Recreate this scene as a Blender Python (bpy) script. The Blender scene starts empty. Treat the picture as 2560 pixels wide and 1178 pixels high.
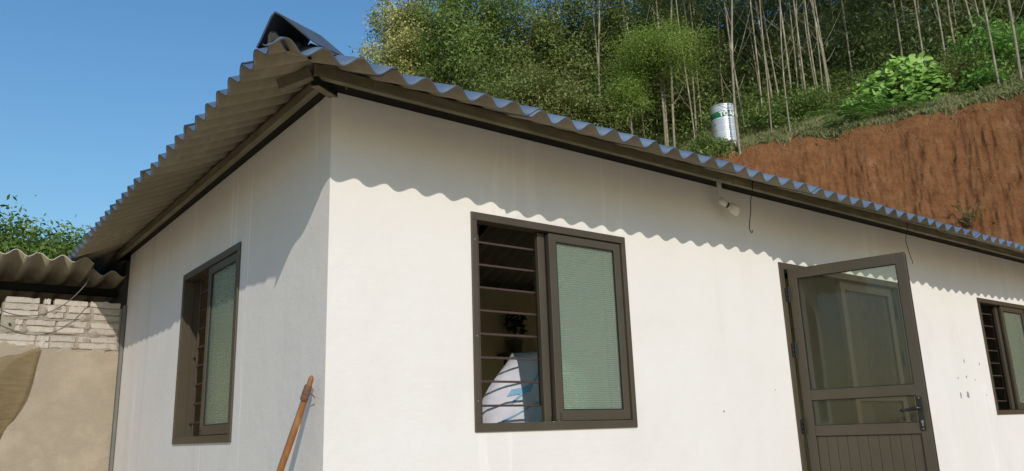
import bpy, bmesh, math, random
import numpy as np
from mathutils import Vector, Matrix
from mathutils import noise as mnoise

random.seed(7)
rng = np.random.default_rng(11)
sc = bpy.context.scene
col = sc.collection

# ------------------------------------------------------------------ camera
CAM = Vector((-1.5974, -3.5183, 1.0))
F_PX = 1972.16
yaw, pitch, roll = 0.66129, 0.24605, -0.033787
fwd = Vector((math.sin(yaw)*math.cos(pitch), math.cos(yaw)*math.cos(pitch), math.sin(pitch)))
right = Vector((math.cos(yaw), -math.sin(yaw), 0))
up = right.cross(fwd)
r_ = right*math.cos(roll) + up*math.sin(roll)
u_ = -right*math.sin(roll) + up*math.cos(roll)
cd = bpy.data.cameras.new('camera')
cd.sensor_width = 36.0
cd.lens = F_PX/2560*36
cd.clip_start = 0.05
cd.clip_end = 1000
cam = bpy.data.objects.new('camera', cd)
col.objects.link(cam)
M = Matrix.Identity(4)
for i in range(3):
    M[i][0] = r_[i]; M[i][1] = u_[i]; M[i][2] = -fwd[i]; M[i][3] = CAM[i]
cam.matrix_world = M
sc.camera = cam

# ------------------------------------------------------------------ sky and sun
SUN_DIR = Vector((-1.0, -2.23, 1.36)).normalized()      # towards the sun
elev = math.asin(SUN_DIR.z)
azim = math.atan2(SUN_DIR.x, SUN_DIR.y)
w = bpy.data.worlds.new('World'); sc.world = w; w.use_nodes = True
nt = w.node_tree; nt.nodes.clear()
sky = nt.nodes.new('ShaderNodeTexSky'); sky.sky_type = 'NISHITA'; sky.sun_disc = False
sky.sun_elevation = elev; sky.sun_rotation = azim
sky.air_density = 1.9; sky.dust_density = 0.7; sky.ozone_density = 9.0; sky.altitude = 50
bg = nt.nodes.new('ShaderNodeBackground'); bg.inputs['Strength'].default_value = 0.108
wo = nt.nodes.new('ShaderNodeOutputWorld')
hsv = nt.nodes.new('ShaderNodeHueSaturation'); hsv.inputs['Saturation'].default_value = 1.06
nt.links.new(sky.outputs[0], hsv.inputs['Color']); nt.links.new(hsv.outputs[0], bg.inputs['Color']); nt.links.new(bg.outputs[0], wo.inputs['Surface'])
sl = bpy.data.lights.new('sun', 'SUN'); sl.energy = 2.2; sl.angle = math.radians(0.53); sl.color = (1.0, 0.925, 0.82)
so = bpy.data.objects.new('sun', sl); col.objects.link(so)
so.rotation_euler = SUN_DIR.to_track_quat('Z', 'Y').to_euler()
so.location = (-6, -12, 9)
vs = sc.view_settings
vs.view_transform = 'Standard'; vs.look = 'None'; vs.gamma = 1.0; vs.exposure = 0.33
vs.use_curve_mapping = False
sc.cycles.max_bounces = 10
sc.cycles.transparent_max_bounces = 16
try:
    sc.cycles.use_denoising = True
except Exception:
    pass

# ------------------------------------------------------------------ materials
MATS = {}
def new_mat(name):
    m = bpy.data.materials.new(name); m.use_nodes = True
    n = m.node_tree; n.nodes.clear()
    out = n.nodes.new('ShaderNodeOutputMaterial')
    MATS[name] = m
    return m, n, out

def N(n, t, **kw):
    o = n.nodes.new(t)
    for k, v in kw.items():
        if k in o.inputs: o.inputs[k].default_value = v
        else: setattr(o, k, v)
    return o

def ramp(n, stops):
    r = n.nodes.new('ShaderNodeValToRGB')
    e = r.color_ramp.elements
    while len(e) > 1: e.remove(e[-1])
    e[0].position = stops[0][0]; e[0].color = (*stops[0][1], 1)
    for p, c in stops[1:]:
        x = e.new(p); x.color = (*c, 1)
    return r

def mat(name, c1, c2=None, scale=6.0, rough=0.7, bump=0.0, bscale=None, metallic=0.0, detail=6.0,
        spec=0.5, stretch=(1, 1, 1), c3=None, coat=0.0, orand=0.0):
    m, n, out = new_mat(name)
    b = N(n, 'ShaderNodeBsdfPrincipled')
    b.inputs['Roughness'].default_value = rough
    b.inputs['Metallic'].default_value = metallic
    b.inputs['Specular IOR Level'].default_value = spec
    b.inputs['Coat Weight'].default_value = coat
    tc = N(n, 'ShaderNodeTexCoord'); mp = N(n, 'ShaderNodeMapping'); mp.inputs['Scale'].default_value = stretch
    n.links.new(tc.outputs['Object'], mp.inputs['Vector'])
    if c2 is None: c2 = tuple(x*0.85 for x in c1)
    nz = N(n, 'ShaderNodeTexNoise', Scale=scale, Detail=detail, Roughness=0.6)
    n.links.new(mp.outputs[0], nz.inputs['Vector'])
    stops = [(0.32, c1), (0.68, c2)] if c3 is None else [(0.3, c1), (0.5, c2), (0.72, c3)]
    rp = ramp(n, stops)
    n.links.new(nz.outputs['Fac'], rp.inputs[0]); n.links.new(rp.outputs[0], b.inputs['Base Color'])
    if orand:
        oi = N(n, 'ShaderNodeObjectInfo'); mr = N(n, 'ShaderNodeMapRange'); mr.inputs['To Min'].default_value = 1-orand; mr.inputs['To Max'].default_value = 1+orand*0.6
        n.links.new(oi.outputs['Random'], mr.inputs['Value'])
        mm = N(n, 'ShaderNodeMix', data_type='RGBA', blend_type='MULTIPLY'); mm.inputs['Factor'].default_value = 1
        n.links.new(rp.outputs[0], mm.inputs[6]); n.links.new(mr.outputs[0], mm.inputs[7]); n.links.new(mm.outputs[2], b.inputs['Base Color'])
    if bump:
        nb = N(n, 'ShaderNodeTexNoise', Scale=bscale or scale*6, Detail=8.0, Roughness=0.65)
        n.links.new(mp.outputs[0], nb.inputs['Vector'])
        bp = N(n, 'ShaderNodeBump', Strength=bump, Distance=0.02)
        n.links.new(nb.outputs['Fac'], bp.inputs['Height']); n.links.new(bp.outputs[0], b.inputs['Normal'])
    n.links.new(b.outputs[0], out.inputs[0])
    return m

def wall_paint(name, base, streak_axis):
    """white lime paint: broad mottling, thin vertical run-off streaks, fine trowel relief"""
    m, n, out = new_mat(name)
    b = N(n, 'ShaderNodeBsdfPrincipled'); b.inputs['Roughness'].default_value = 0.85
    b.inputs['Specular IOR Level'].default_value = 0.25
    tc = N(n, 'ShaderNodeTexCoord')
    n1 = N(n, 'ShaderNodeTexNoise', Scale=1.3, Detail=8.0, Roughness=0.65)
    n.links.new(tc.outputs['Object'], n1.inputs['Vector'])
    rp = ramp(n, [(0.28, (base[0]*0.915, base[1]*0.92, base[2]*0.925)), (0.45, (base[0]*0.985, base[1]*0.975, base[2]*0.965)), (0.6, base), (0.75, (base[0]*0.96, base[1]*0.975, base[2]*0.99))])
    n.links.new(n1.outputs['Fac'], rp.inputs[0])
    mp = N(n, 'ShaderNodeMapping'); mp.inputs['Scale'].default_value = (2.6, 2.6, 0.07) if streak_axis else (1.0, 1.0, 0.12)
    n.links.new(tc.outputs['Object'], mp.inputs['Vector'])
    n2 = N(n, 'ShaderNodeTexNoise', Scale=1.6, Detail=4.0, Roughness=0.6)
    n.links.new(mp.outputs[0], n2.inputs['Vector'])
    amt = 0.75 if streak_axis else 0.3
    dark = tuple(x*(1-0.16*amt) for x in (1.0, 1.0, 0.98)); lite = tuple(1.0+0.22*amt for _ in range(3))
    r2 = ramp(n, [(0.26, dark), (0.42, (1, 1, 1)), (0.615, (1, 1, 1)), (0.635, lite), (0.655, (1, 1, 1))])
    n.links.new(n2.outputs['Fac'], r2.inputs[0])
    mx = N(n, 'ShaderNodeMix', data_type='RGBA', blend_type='MULTIPLY'); mx.inputs['Factor'].default_value = 1
    n.links.new(rp.outputs[0], mx.inputs[6]); n.links.new(r2.outputs[0], mx.inputs[7])
    # small dirt specks
    n3 = N(n, 'ShaderNodeTexNoise', Scale=26.0, Detail=3.0)
    n.links.new(tc.outputs['Object'], n3.inputs['Vector'])
    r3 = ramp(n, [(0.20, (0.72, 0.70, 0.64)), (0.27, (1, 1, 1))])
    n.links.new(n3.outputs['Fac'], r3.inputs[0])
    mx2 = N(n, 'ShaderNodeMix', data_type='RGBA', blend_type='MULTIPLY'); mx2.inputs['Factor'].default_value = 1
    n.links.new(mx.outputs[2], mx2.inputs[6]); n.links.new(r3.outputs[0], mx2.inputs[7])
    n.links.new(mx2.outputs[2], b.inputs['Base Color'])
    nb = N(n, 'ShaderNodeTexNoise', Scale=9.0, Detail=10.0, Roughness=0.7)
    n.links.new(tc.outputs['Object'], nb.inputs['Vector'])
    mq = N(n, 'ShaderNodeMapping'); mq.inputs['Scale'].default_value = (2.0, 2.0, 9.0); mq.inputs['Rotation'].default_value = (0.2, 0.25, 0)
    n.links.new(tc.outputs['Object'], mq.inputs['Vector'])
    nq = N(n, 'ShaderNodeTexNoise', Scale=3.0, Detail=6.0, Roughness=0.6, Distortion=0.8); n.links.new(mq.outputs[0], nq.inputs['Vector'])
    hs_ = N(n, 'ShaderNodeMath', operation='MULTIPLY_ADD'); hs_.inputs[1].default_value = 0.35; n.links.new(nq.outputs['Fac'], hs_.inputs[0]); n.links.new(nb.outputs['Fac'], hs_.inputs[2])
    bp = N(n, 'ShaderNodeBump', Strength=0.22, Distance=0.02)
    n.links.new(hs_.outputs[0], bp.inputs['Height']); n.links.new(bp.outputs[0], b.inputs['Normal'])
    n.links.new(b.outputs[0], out.inputs[0])
    return m

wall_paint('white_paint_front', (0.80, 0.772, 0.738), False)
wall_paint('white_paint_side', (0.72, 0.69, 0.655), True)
mat('interior_paint', (0.70, 0.61, 0.37), (0.74, 0.65, 0.41), 2.0, 0.85)
mat('floor_concrete', (0.20, 0.18, 0.15), (0.26, 0.23, 0.19), 3.0, 0.8)
mat('floor_bounce', (0.52, 0.47, 0.39), (0.58, 0.53, 0.45), 3.0, 0.5)  # unseen indoor floor, made pale to bounce light into the rooms
mat('sheet_top', (0.075, 0.125, 0.20), (0.105, 0.16, 0.245), 5.0, 0.45, 0.08, 60, spec=0.35, orand=0.18, stretch=(3, 0.7, 1))
mat('sheet_under', (0.30, 0.262, 0.193), (0.25, 0.218, 0.158), 3.5, 0.9, 0.10, 50, c3=(0.325, 0.287, 0.215), orand=0.16, stretch=(4, 0.8, 1))
mat('cap_top', (0.055, 0.075, 0.105), (0.09, 0.115, 0.15), 5.0, 0.5)
mat('cap_under', (0.020, 0.022, 0.026), (0.035, 0.036, 0.04), 5.0, 0.75)
mat('tan_steel', (0.235, 0.21, 0.14), (0.14, 0.125, 0.08), 2.2, 0.6, 0.08, 40, stretch=(1, 1, 5), c3=(0.28, 0.25, 0.17))
mat('black_steel', (0.010, 0.011, 0.009), (0.018, 0.018, 0.014), 4.0, 0.7, spec=0.12)
mat('weld', (0.24, 0.21, 0.16), (0.15, 0.13, 0.10), 30.0, 0.7, 0.3)
mat('brown_aluminium', (0.064, 0.052, 0.033), (0.078, 0.063, 0.041), 3.0, 0.42, spec=0.5)
mat('brown_aluminium_dark', (0.036, 0.029, 0.022), (0.045, 0.036, 0.028), 3.0, 0.45)
mat('brown_bar', (0.060, 0.034, 0.028), (0.075, 0.044, 0.036), 8.0, 0.5)
mat('black_gasket', (0.006, 0.006, 0.006), (0.012, 0.012, 0.012), 8.0, 0.6)
mat('black_handle', (0.010, 0.010, 0.010), (0.018, 0.018, 0.018), 8.0, 0.35)
mat('bright_metal', (0.55, 0.53, 0.50), (0.42, 0.41, 0.38), 20.0, 0.3, metallic=1.0)
mat('dull_steel', (0.16, 0.155, 0.14), (0.22, 0.21, 0.19), 20.0, 0.5, metallic=0.5)
mat('chip_grey', (0.24, 0.235, 0.22), (0.32, 0.31, 0.29), 30.0, 0.9)
mat('white_plastic', (0.70, 0.68, 0.62), (0.62, 0.60, 0.54), 10.0, 0.45)
mat('block', (0.50, 0.44, 0.365), (0.58, 0.52, 0.44), 18.0, 0.95, 0.5, 90, c3=(0.42, 0.365, 0.295), orand=0.14)
mat('mortar', (0.40, 0.35, 0.275), (0.31, 0.27, 0.21), 9.0, 0.95, 0.6, 60)
mat('render_coat', (0.42, 0.355, 0.265), (0.345, 0.29, 0.215), 2.6, 0.95, 0.35, 70, c3=(0.46, 0.395, 0.30))
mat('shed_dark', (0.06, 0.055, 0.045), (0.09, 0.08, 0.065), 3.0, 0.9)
mat('grey_post', (0.13, 0.135, 0.115), (0.17, 0.17, 0.145), 5.0, 0.6)
mat('rubber_cable', (0.10, 0.095, 0.085), (0.14, 0.13, 0.115), 20.0, 0.6)
mat('wire_black', (0.012, 0.011, 0.010), (0.02, 0.02, 0.018), 20.0, 0.6)
mat('bamboo', (0.36, 0.155, 0.045), (0.25, 0.10, 0.028), 6.0, 0.45, 0.15, 40, stretch=(6, 6, 0.7), c3=(0.44, 0.21, 0.065))
mat('tape', (0.13, 0.065, 0.04), (0.19, 0.10, 0.065), 40.0, 0.7, 0.3)
mat('sack_white', (0.62, 0.62, 0.70), (0.50, 0.50, 0.58), 7.0, 0.7, 0.2, 60)
mat('sack_blue', (0.16, 0.34, 0.52), (0.22, 0.42, 0.60), 20.0, 0.7)
mat('shelf_wood', (0.10, 0.07, 0.045), (0.14, 0.10, 0.06), 8.0, 0.7)
mat('pot', (0.10, 0.09, 0.07), (0.14, 0.12, 0.10), 8.0, 0.7)
mat('board_brown', (0.30, 0.24, 0.11), (0.13, 0.10, 0.04), 7.0, 0.75, stretch=(1.5, 1.5, 0.6), c3=(0.48, 0.41, 0.22))
mat('tank_steel', (0.80, 0.80, 0.79), (0.70, 0.71, 0.71), 4.0, 0.35, metallic=0.45)
mat('tank_band', (0.012, 0.16, 0.055), (0.02, 0.20, 0.07), 6.0, 0.4)
mat('tank_letter', (0.82, 0.82, 0.80), (0.78, 0.78, 0.76), 6.0, 0.5)
mat('tank_mark', (0.05, 0.07, 0.16), (0.06, 0.09, 0.2), 6.0, 0.5)
mat('bark_pale', (0.40, 0.36, 0.26), (0.23, 0.20, 0.135), 5.0, 0.9, 0.2, 30, stretch=(1, 1, 0.35), c3=(0.58, 0.54, 0.42))
mat('bark_dark', (0.13, 0.105, 0.07), (0.08, 0.062, 0.042), 6.0, 0.9)
mat('yard_earth', (0.62, 0.49, 0.31), (0.53, 0.40, 0.24), 0.8, 0.95, 0.3, 12, c3=(0.66, 0.54, 0.36))
mat('straw', (0.34, 0.27, 0.15), (0.25, 0.19, 0.10), 12.0, 0.9)
mat('stone', (0.27, 0.15, 0.085), (0.17, 0.08, 0.04), 14.0, 0.9, 0.4)

def clear_glass(name, tint, refl):
    m, n, out = new_mat(name)
    t = N(n, 'ShaderNodeBsdfTransparent'); t.inputs['Color'].default_value = (*tint, 1)
    g = N(n, 'ShaderNodeBsdfGlossy'); g.inputs['Roughness'].default_value = 0.03
    fr = N(n, 'ShaderNodeFresnel', IOR=1.5)
    mt = N(n, 'ShaderNodeMath', operation='MULTIPLY'); mt.inputs[1].default_value = refl
    ge = N(n, 'ShaderNodeNewGeometry'); inv = N(n, 'ShaderNodeMath', operation='SUBTRACT'); inv.inputs[0].default_value = 1.0
    n.links.new(ge.outputs['Backfacing'], inv.inputs[1])
    m3 = N(n, 'ShaderNodeMath', operation='MULTIPLY'); n.links.new(fr.outputs[0], m3.inputs[0]); n.links.new(inv.outputs[0], m3.inputs[1])
    n.links.new(m3.outputs[0], mt.inputs[0])
    mx = N(n, 'ShaderNodeMixShader')
    n.links.new(mt.outputs[0], mx.inputs[0]); n.links.new(t.outputs[0], mx.inputs[1]); n.links.new(g.outputs[0], mx.inputs[2])
    # thin film of dust
    d = N(n, 'ShaderNodeBsdfDiffuse'); d.inputs['Color'].default_value = (0.45, 0.42, 0.33, 1)
    m2 = N(n, 'ShaderNodeMixShader'); m2.inputs[0].default_value = 0.035
    n.links.new(mx.outputs[0], m2.inputs[1]); n.links.new(d.outputs[0], m2.inputs[2])
    n.links.new(m2.outputs[0], out.inputs[0])
clear_glass('clear_glass', (0.86, 0.90, 0.84), 1.3)

def reeded_glass(name):
    """green obscured glass: small pressed rows scatter what lies behind"""
    m, n, out = new_mat(name)
    tc = N(n, 'ShaderNodeTexCoord'); mp = N(n, 'ShaderNodeMapping')
    n.links.new(tc.outputs['Object'], mp.inputs['Vector'])
    w1 = N(n, 'ShaderNodeTexWave', wave_type='BANDS', bands_direction='Z', Scale=24.0, Distortion=1.6, Detail=1.0)
    w1.inputs['Detail Scale'].default_value = 3.0
    w2 = N(n, 'ShaderNodeTexWave', wave_type='BANDS', bands_direction='X', Scale=24.0, Distortion=1.5)
    n.links.new(mp.outputs[0], w1.inputs['Vector']); n.links.new(mp.outputs[0], w2.inputs['Vector'])
    ad = N(n, 'ShaderNodeMath', operation='MULTIPLY_ADD'); ad.inputs[1].default_value = 0.35
    n.links.new(w2.outputs['Fac'], ad.inputs[0]); n.links.new(w1.outputs['Fac'], ad.inputs[2])
    bp = N(n, 'ShaderNodeBump', Strength=0.4, Distance=0.004)
    n.links.new(ad.outputs[0], bp.inputs['Height'])
    df = N(n, 'ShaderNodeBsdfDiffuse'); df.inputs['Color'].default_value = (0.70, 0.78, 0.64, 1)
    tl = N(n, 'ShaderNodeBsdfTranslucent'); tl.inputs['Color'].default_value = (0.6, 0.75, 0.6, 1)
    n.links.new(bp.outputs[0], df.inputs['Normal'])
    tr = N(n, 'ShaderNodeBsdfRefraction'); tr.inputs['Color'].default_value = (0.80, 0.91, 0.82, 1)
    tr.inputs['Roughness'].default_value = 0.10; tr.inputs['IOR'].default_value = 1.06
    n.links.new(bp.outputs[0], tr.inputs['Normal'])
    gl = N(n, 'ShaderNodeBsdfGlossy'); gl.inputs['Roughness'].default_value = 0.16
    gl.inputs['Color'].default_value = (0.8, 0.95, 0.85, 1)
    n.links.new(bp.outputs[0], gl.inputs['Normal'])
    a = N(n, 'ShaderNodeMixShader'); a.inputs[0].default_value = 0.35
    n.links.new(df.outputs[0], a.inputs[1]); n.links.new(tl.outputs[0], a.inputs[2])
    tp = N(n, 'ShaderNodeBsdfTransparent'); tp.inputs['Color'].default_value = (0.80, 0.91, 0.82, 1)
    th = N(n, 'ShaderNodeMixShader'); th.inputs[0].default_value = 0.78
    n.links.new(tr.outputs[0], th.inputs[1]); n.links.new(tp.outputs[0], th.inputs[2])
    b = N(n, 'ShaderNodeMixShader'); b.inputs[0].default_value = 0.62
    mr = N(n, 'ShaderNodeMapRange'); mr.inputs['From Max'].default_value = 1.35; mr.inputs['To Min'].default_value = 0.67; mr.inputs['To Max'].default_value = 0.80
    n.links.new(ad.outputs[0], mr.inputs['Value']); n.links.new(mr.outputs[0], b.inputs[0])
    n.links.new(a.outputs[0], b.inputs[1]); n.links.new(th.outputs[0], b.inputs[2])
    fr = N(n, 'ShaderNodeFresnel', IOR=1.5)
    mt = N(n, 'ShaderNodeMath', operation='MULTIPLY'); mt.inputs[1].default_value = 1.6
    ge = N(n, 'ShaderNodeNewGeometry'); inv = N(n, 'ShaderNodeMath', operation='SUBTRACT'); inv.inputs[0].default_value = 1.0
    n.links.new(ge.outputs['Backfacing'], inv.inputs[1])
    m3 = N(n, 'ShaderNodeMath', operation='MULTIPLY'); n.links.new(fr.outputs[0], m3.inputs[0]); n.links.new(inv.outputs[0], m3.inputs[1])
    n.links.new(m3.outputs[0], mt.inputs[0])
    c = N(n, 'ShaderNodeMixShader')
    n.links.new(mt.outputs[0], c.inputs[0]); n.links.new(b.outputs[0], c.inputs[1]); n.links.new(gl.outputs[0], c.inputs[2])
    n.links.new(c.outputs[0], out.inputs[0])
reeded_glass('reeded_glass')

def leaf_mat(name, c1, c2, trans=0.42, rough=0.42):
    m, n, out = new_mat(name)
    at = N(n, 'ShaderNodeAttribute', attribute_name='tint')
    rp = ramp(n, [(0.0, c1), (1.0, c2)])
    n.links.new(at.outputs['Fac'], rp.inputs[0])
    b = N(n, 'ShaderNodeBsdfPrincipled'); b.inputs['Roughness'].default_value = rough
    b.inputs['Specular IOR Level'].default_value = 0.4
    t = N(n, 'ShaderNodeBsdfTranslucent')
    n.links.new(rp.outputs[0], b.inputs['Base Color']); n.links.new(rp.outputs[0], t.inputs['Color'])
    mx = N(n, 'ShaderNodeMixShader'); mx.inputs[0].default_value = trans
    n.links.new(b.outputs[0], mx.inputs[1]); n.links.new(t.outputs[0], mx.inputs[2])
    n.links.new(mx.outputs[0], out.inputs[0])
leaf_mat('leaf_dark', (0.107, 0.150, 0.040), (0.370, 0.442, 0.131))
leaf_mat('leaf_mid', (0.094, 0.154, 0.033), (0.297, 0.407, 0.105))
leaf_mat('leaf_olive', (0.111, 0.143, 0.037), (0.360, 0.397, 0.124))
leaf_mat('leaf_bright', (0.19, 0.29, 0.045), (0.36, 0.5, 0.105), 0.4)
leaf_mat('leaf_kudzu', (0.172, 0.342, 0.068), (0.477, 0.706, 0.183), 0.35)
leaf_mat('leaf_fern', (0.114, 0.256, 0.047), (0.305, 0.531, 0.114), 0.35)
leaf_mat('leaf_wood', (0.108, 0.151, 0.051), (0.315, 0.386, 0.137))
leaf_mat('leaf_left', (0.078, 0.149, 0.022), (0.234, 0.336, 0.059), 0.35)
leaf_mat('blossom', (0.497, 0.482, 0.166), (0.828, 0.800, 0.344), 0.3, 0.8)
leaf_mat('grass_blade', (0.16, 0.21, 0.06), (0.38, 0.36, 0.18), 0.3, 0.8)
leaf_mat('house_plant', (0.020, 0.040, 0.016), (0.05, 0.08, 0.03), 0.2)

def cloth_mat(name):
    m, n, out = new_mat(name)
    tc = N(n, 'ShaderNodeTexCoord')
    mp = N(n, 'ShaderNodeMapping'); mp.inputs['Rotation'].default_value = (0, 0.5, 0); mp.inputs['Scale'].default_value = (4.0, 1, 26)
    n.links.new(tc.outputs['Object'], mp.inputs['Vector'])
    nz = N(n, 'ShaderNodeTexNoise', Scale=2.2, Detail=6.0); n.links.new(mp.outputs[0], nz.inputs['Vector'])
    rp = ramp(n, [(0.3, (0.37, 0.285, 0.15)), (0.7, (0.45, 0.36, 0.205))]); n.links.new(nz.outputs['Fac'], rp.inputs[0])
    d = N(n, 'ShaderNodeBsdfDiffuse'); t = N(n, 'ShaderNodeBsdfTranslucent'); tp = N(n, 'ShaderNodeBsdfTransparent')
    n.links.new(rp.outputs[0], d.inputs['Color']); n.links.new(rp.outputs[0], t.inputs['Color'])
    a = N(n, 'ShaderNodeMixShader'); a.inputs[0].default_value = 0.3
    b = N(n, 'ShaderNodeMixShader'); b.inputs[0].default_value = 0.45
    bp = N(n, 'ShaderNodeBump', Strength=0.4, Distance=0.02); n.links.new(nz.outputs['Fac'], bp.inputs['Height'])
    n.links.new(bp.outputs[0], d.inputs['Normal'])
    n.links.new(d.outputs[0], a.inputs[1]); n.links.new(t.outputs[0], a.inputs[2])
    n.links.new(a.outputs[0], b.inputs[1]); n.links.new(tp.outputs[0], b.inputs[2])
    n.links.new(b.outputs[0], out.inputs[0])
cloth_mat('tarp_cloth')

def hill_mat(name):
    m, n, out = new_mat(name)
    tc = N(n, 'ShaderNodeTexCoord')
    at = N(n, 'ShaderNodeAttribute', attribute_name='soil')
    nz = N(n, 'ShaderNodeTexNoise', Scale=2.3, Detail=11.0, Roughness=0.78); n.links.new(tc.outputs['Object'], nz.inputs['Vector'])
    soil = ramp(n, [(0.30, (0.20, 0.082, 0.028)), (0.46, (0.35, 0.15, 0.058)), (0.58, (0.42, 0.192, 0.078)), (0.74, (0.53, 0.31, 0.165))])
    n.links.new(nz.outputs['Fac'], soil.inputs[0])
    n2 = N(n, 'ShaderNodeTexNoise', Scale=5.0, Detail=8.0, Roughness=0.7); n.links.new(tc.outputs['Object'], n2.inputs['Vector'])
    litter = ramp(n, [(0.3, (0.055, 0.050, 0.020)), (0.5, (0.110, 0.090, 0.042)), (0.72, (0.165, 0.120, 0.065))])
    n.links.new(n2.outputs['Fac'], litter.inputs[0])
    mr = N(n, 'ShaderNodeMath', operation='MULTIPLY_ADD'); mr.inputs[1].default_value = 1.0
    sub = N(n, 'ShaderNodeMath', operation='MULTIPLY_ADD'); sub.inputs[1].default_value = 0.9; sub.inputs[2].default_value = -0.45
    n.links.new(n2.outputs['Fac'], sub.inputs[0]); n.links.new(at.outputs['Fac'], mr.inputs[0]); n.links.new(sub.outputs[0], mr.inputs[2])
    st = N(n, 'ShaderNodeMapRange'); st.inputs['From Min'].default_value = 0.42; st.inputs['From Max'].default_value = 0.58
    n.links.new(mr.outputs[0], st.inputs['Value'])
    mx = N(n, 'ShaderNodeMix', data_type='RGBA')
    n.links.new(st.outputs[0], mx.inputs['Factor']); n.links.new(litter.outputs[0], mx.inputs[6]); n.links.new(soil.outputs[0], mx.inputs[7])
    b = N(n, 'ShaderNodeBsdfPrincipled'); b.inputs['Roughness'].default_value = 0.95
    b.inputs['Specular IOR Level'].default_value = 0.2
    n.links.new(mx.outputs[2], b.inputs['Base Color'])
    n3 = N(n, 'ShaderNodeTexNoise', Scale=9.0, Detail=10.0, Roughness=0.75); n.links.new(tc.outputs['Object'], n3.inputs['Vector'])
    bp = N(n, 'ShaderNodeBump', Strength=1.0, Distance=0.2); n.links.new(n3.outputs['Fac'], bp.inputs['Height'])
    n.links.new(bp.outputs[0], b.inputs['Normal']); n.links.new(b.outputs[0], out.inputs[0])
hill_mat('hill_soil')

# ------------------------------------------------------------------ helpers
def empty(name, loc=(0, 0, 0), rz=0.0, parent=None):
    o = bpy.data.objects.new(name, None); col.objects.link(o)
    o.location = loc; o.rotation_euler = (0, 0, rz); o.empty_display_size = 0.2
    if parent: o.parent = parent
    return o

def tag(o, label=None, cat=None, group=None, kind=None):
    if label: o['label'] = label
    if cat: o['category'] = cat
    if group: o['group'] = group
    if kind: o['kind'] = kind
    return o

def link(name, me, parent=None):
    o = bpy.data.objects.new(name, me); col.objects.link(o)
    if parent: o.parent = parent
    return o

class MB:
    def __init__(s): s.v = []; s.f = []; s.mi = []
    def add(s, vs, fs, mi=0):
        b = len(s.v); s.v += [tuple(v) for v in vs]
        for f in fs: s.f.append(tuple(b+i for i in f)); s.mi.append(mi)
        return s
    def box(s, x0, x1, y0, y1, z0, z1, mi=0):
        vs = [(x, y, z) for z in (z0, z1) for y in (y0, y1) for x in (x0, x1)]
        return s.add(vs, [(0, 2, 3, 1), (4, 5, 7, 6), (0, 1, 5, 4), (2, 6, 7, 3), (0, 4, 6, 2), (1, 3, 7, 5)], mi)
    def obox(s, a, b, w, h, upv=(0, 0, 1), mi=0):
        """bar from a to b with width w and height h"""
        a = Vector(a); b = Vector(b); d = (b-a).normalized(); upv = Vector(upv)
        sd = d.cross(upv).normalized(); uu = sd.cross(d)
        vs = [p + sd*(i*w/2) + uu*(j*h/2) for p in (a, b) for j in (-1, 1) for i in (-1, 1)]
        return s.add(vs, [(0, 2, 3, 1), (4, 5, 7, 6), (0, 1, 5, 4), (2, 6, 7, 3), (0, 4, 6, 2), (1, 3, 7, 5)], mi)
    def tube(s, pts, rad, n=8, cap=True, mi=0):
        pts = [Vector(p) for p in pts]
        if not hasattr(rad, '__len__'): rad = [rad]*len(pts)
        t0 = (pts[1]-pts[0]).normalized()
        ref = Vector((0, 0, 1)) if abs(t0.z) < 0.9 else Vector((1, 0, 0))
        vs = []
        for i, p in enumerate(pts):
            t = (pts[min(i+1, len(pts)-1)]-pts[max(i-1, 0)]).normalized()
            a = t.cross(ref).normalized(); b = t.cross(a)
            for k in range(n):
                q = 2*math.pi*k/n; vs.append(p+(a*math.cos(q)+b*math.sin(q))*rad[i])
        fs = []
        for i in range(len(pts)-1):
            for k in range(n):
                k2 = (k+1) % n; fs.append((i*n+k, i*n+k2, (i+1)*n+k2, (i+1)*n+k))
        if cap:
            fs.append(tuple(range(n))[::-1]); fs.append(tuple((len(pts)-1)*n+k for k in range(n)))
        return s.add(vs, fs, mi)
    def lathe(s, prof, n=32, mi=0, axis=None):
        vs = []; fs = []
        for (r, z) in prof:
            for k in range(n):
                q = 2*math.pi*k/n; vs.append((r*math.cos(q), r*math.sin(q), z))
        for i in range(len(prof)-1):
            for k in range(n):
                k2 = (k+1) % n; fs.append((i*n+k, i*n+k2, (i+1)*n+k2, (i+1)*n+k))
        return s.add(vs, fs, mi)
    def mesh(s, name, mats, smooth=False):
        me = bpy.data.meshes.new(name); me.from_pydata(s.v, [], s.f)
        for m in (mats if isinstance(mats, (list, tuple)) else [mats]): me.materials.append(MATS[m])
        if any(s.mi): me.polygons.foreach_set('material_index', s.mi)
        if smooth: me.polygons.foreach_set('use_smooth', [True]*len(me.polygons))
        me.update(); return me
    def build(s, name, mats, parent=None, smooth=False, bevel=0.0):
        o = link(name, s.mesh(name, mats, smooth), parent)
        if bevel:
            md = o.modifiers.new('bevel', 'BEVEL'); md.width = bevel; md.segments = 2; md.limit_method = 'ANGLE'
        return o

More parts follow.
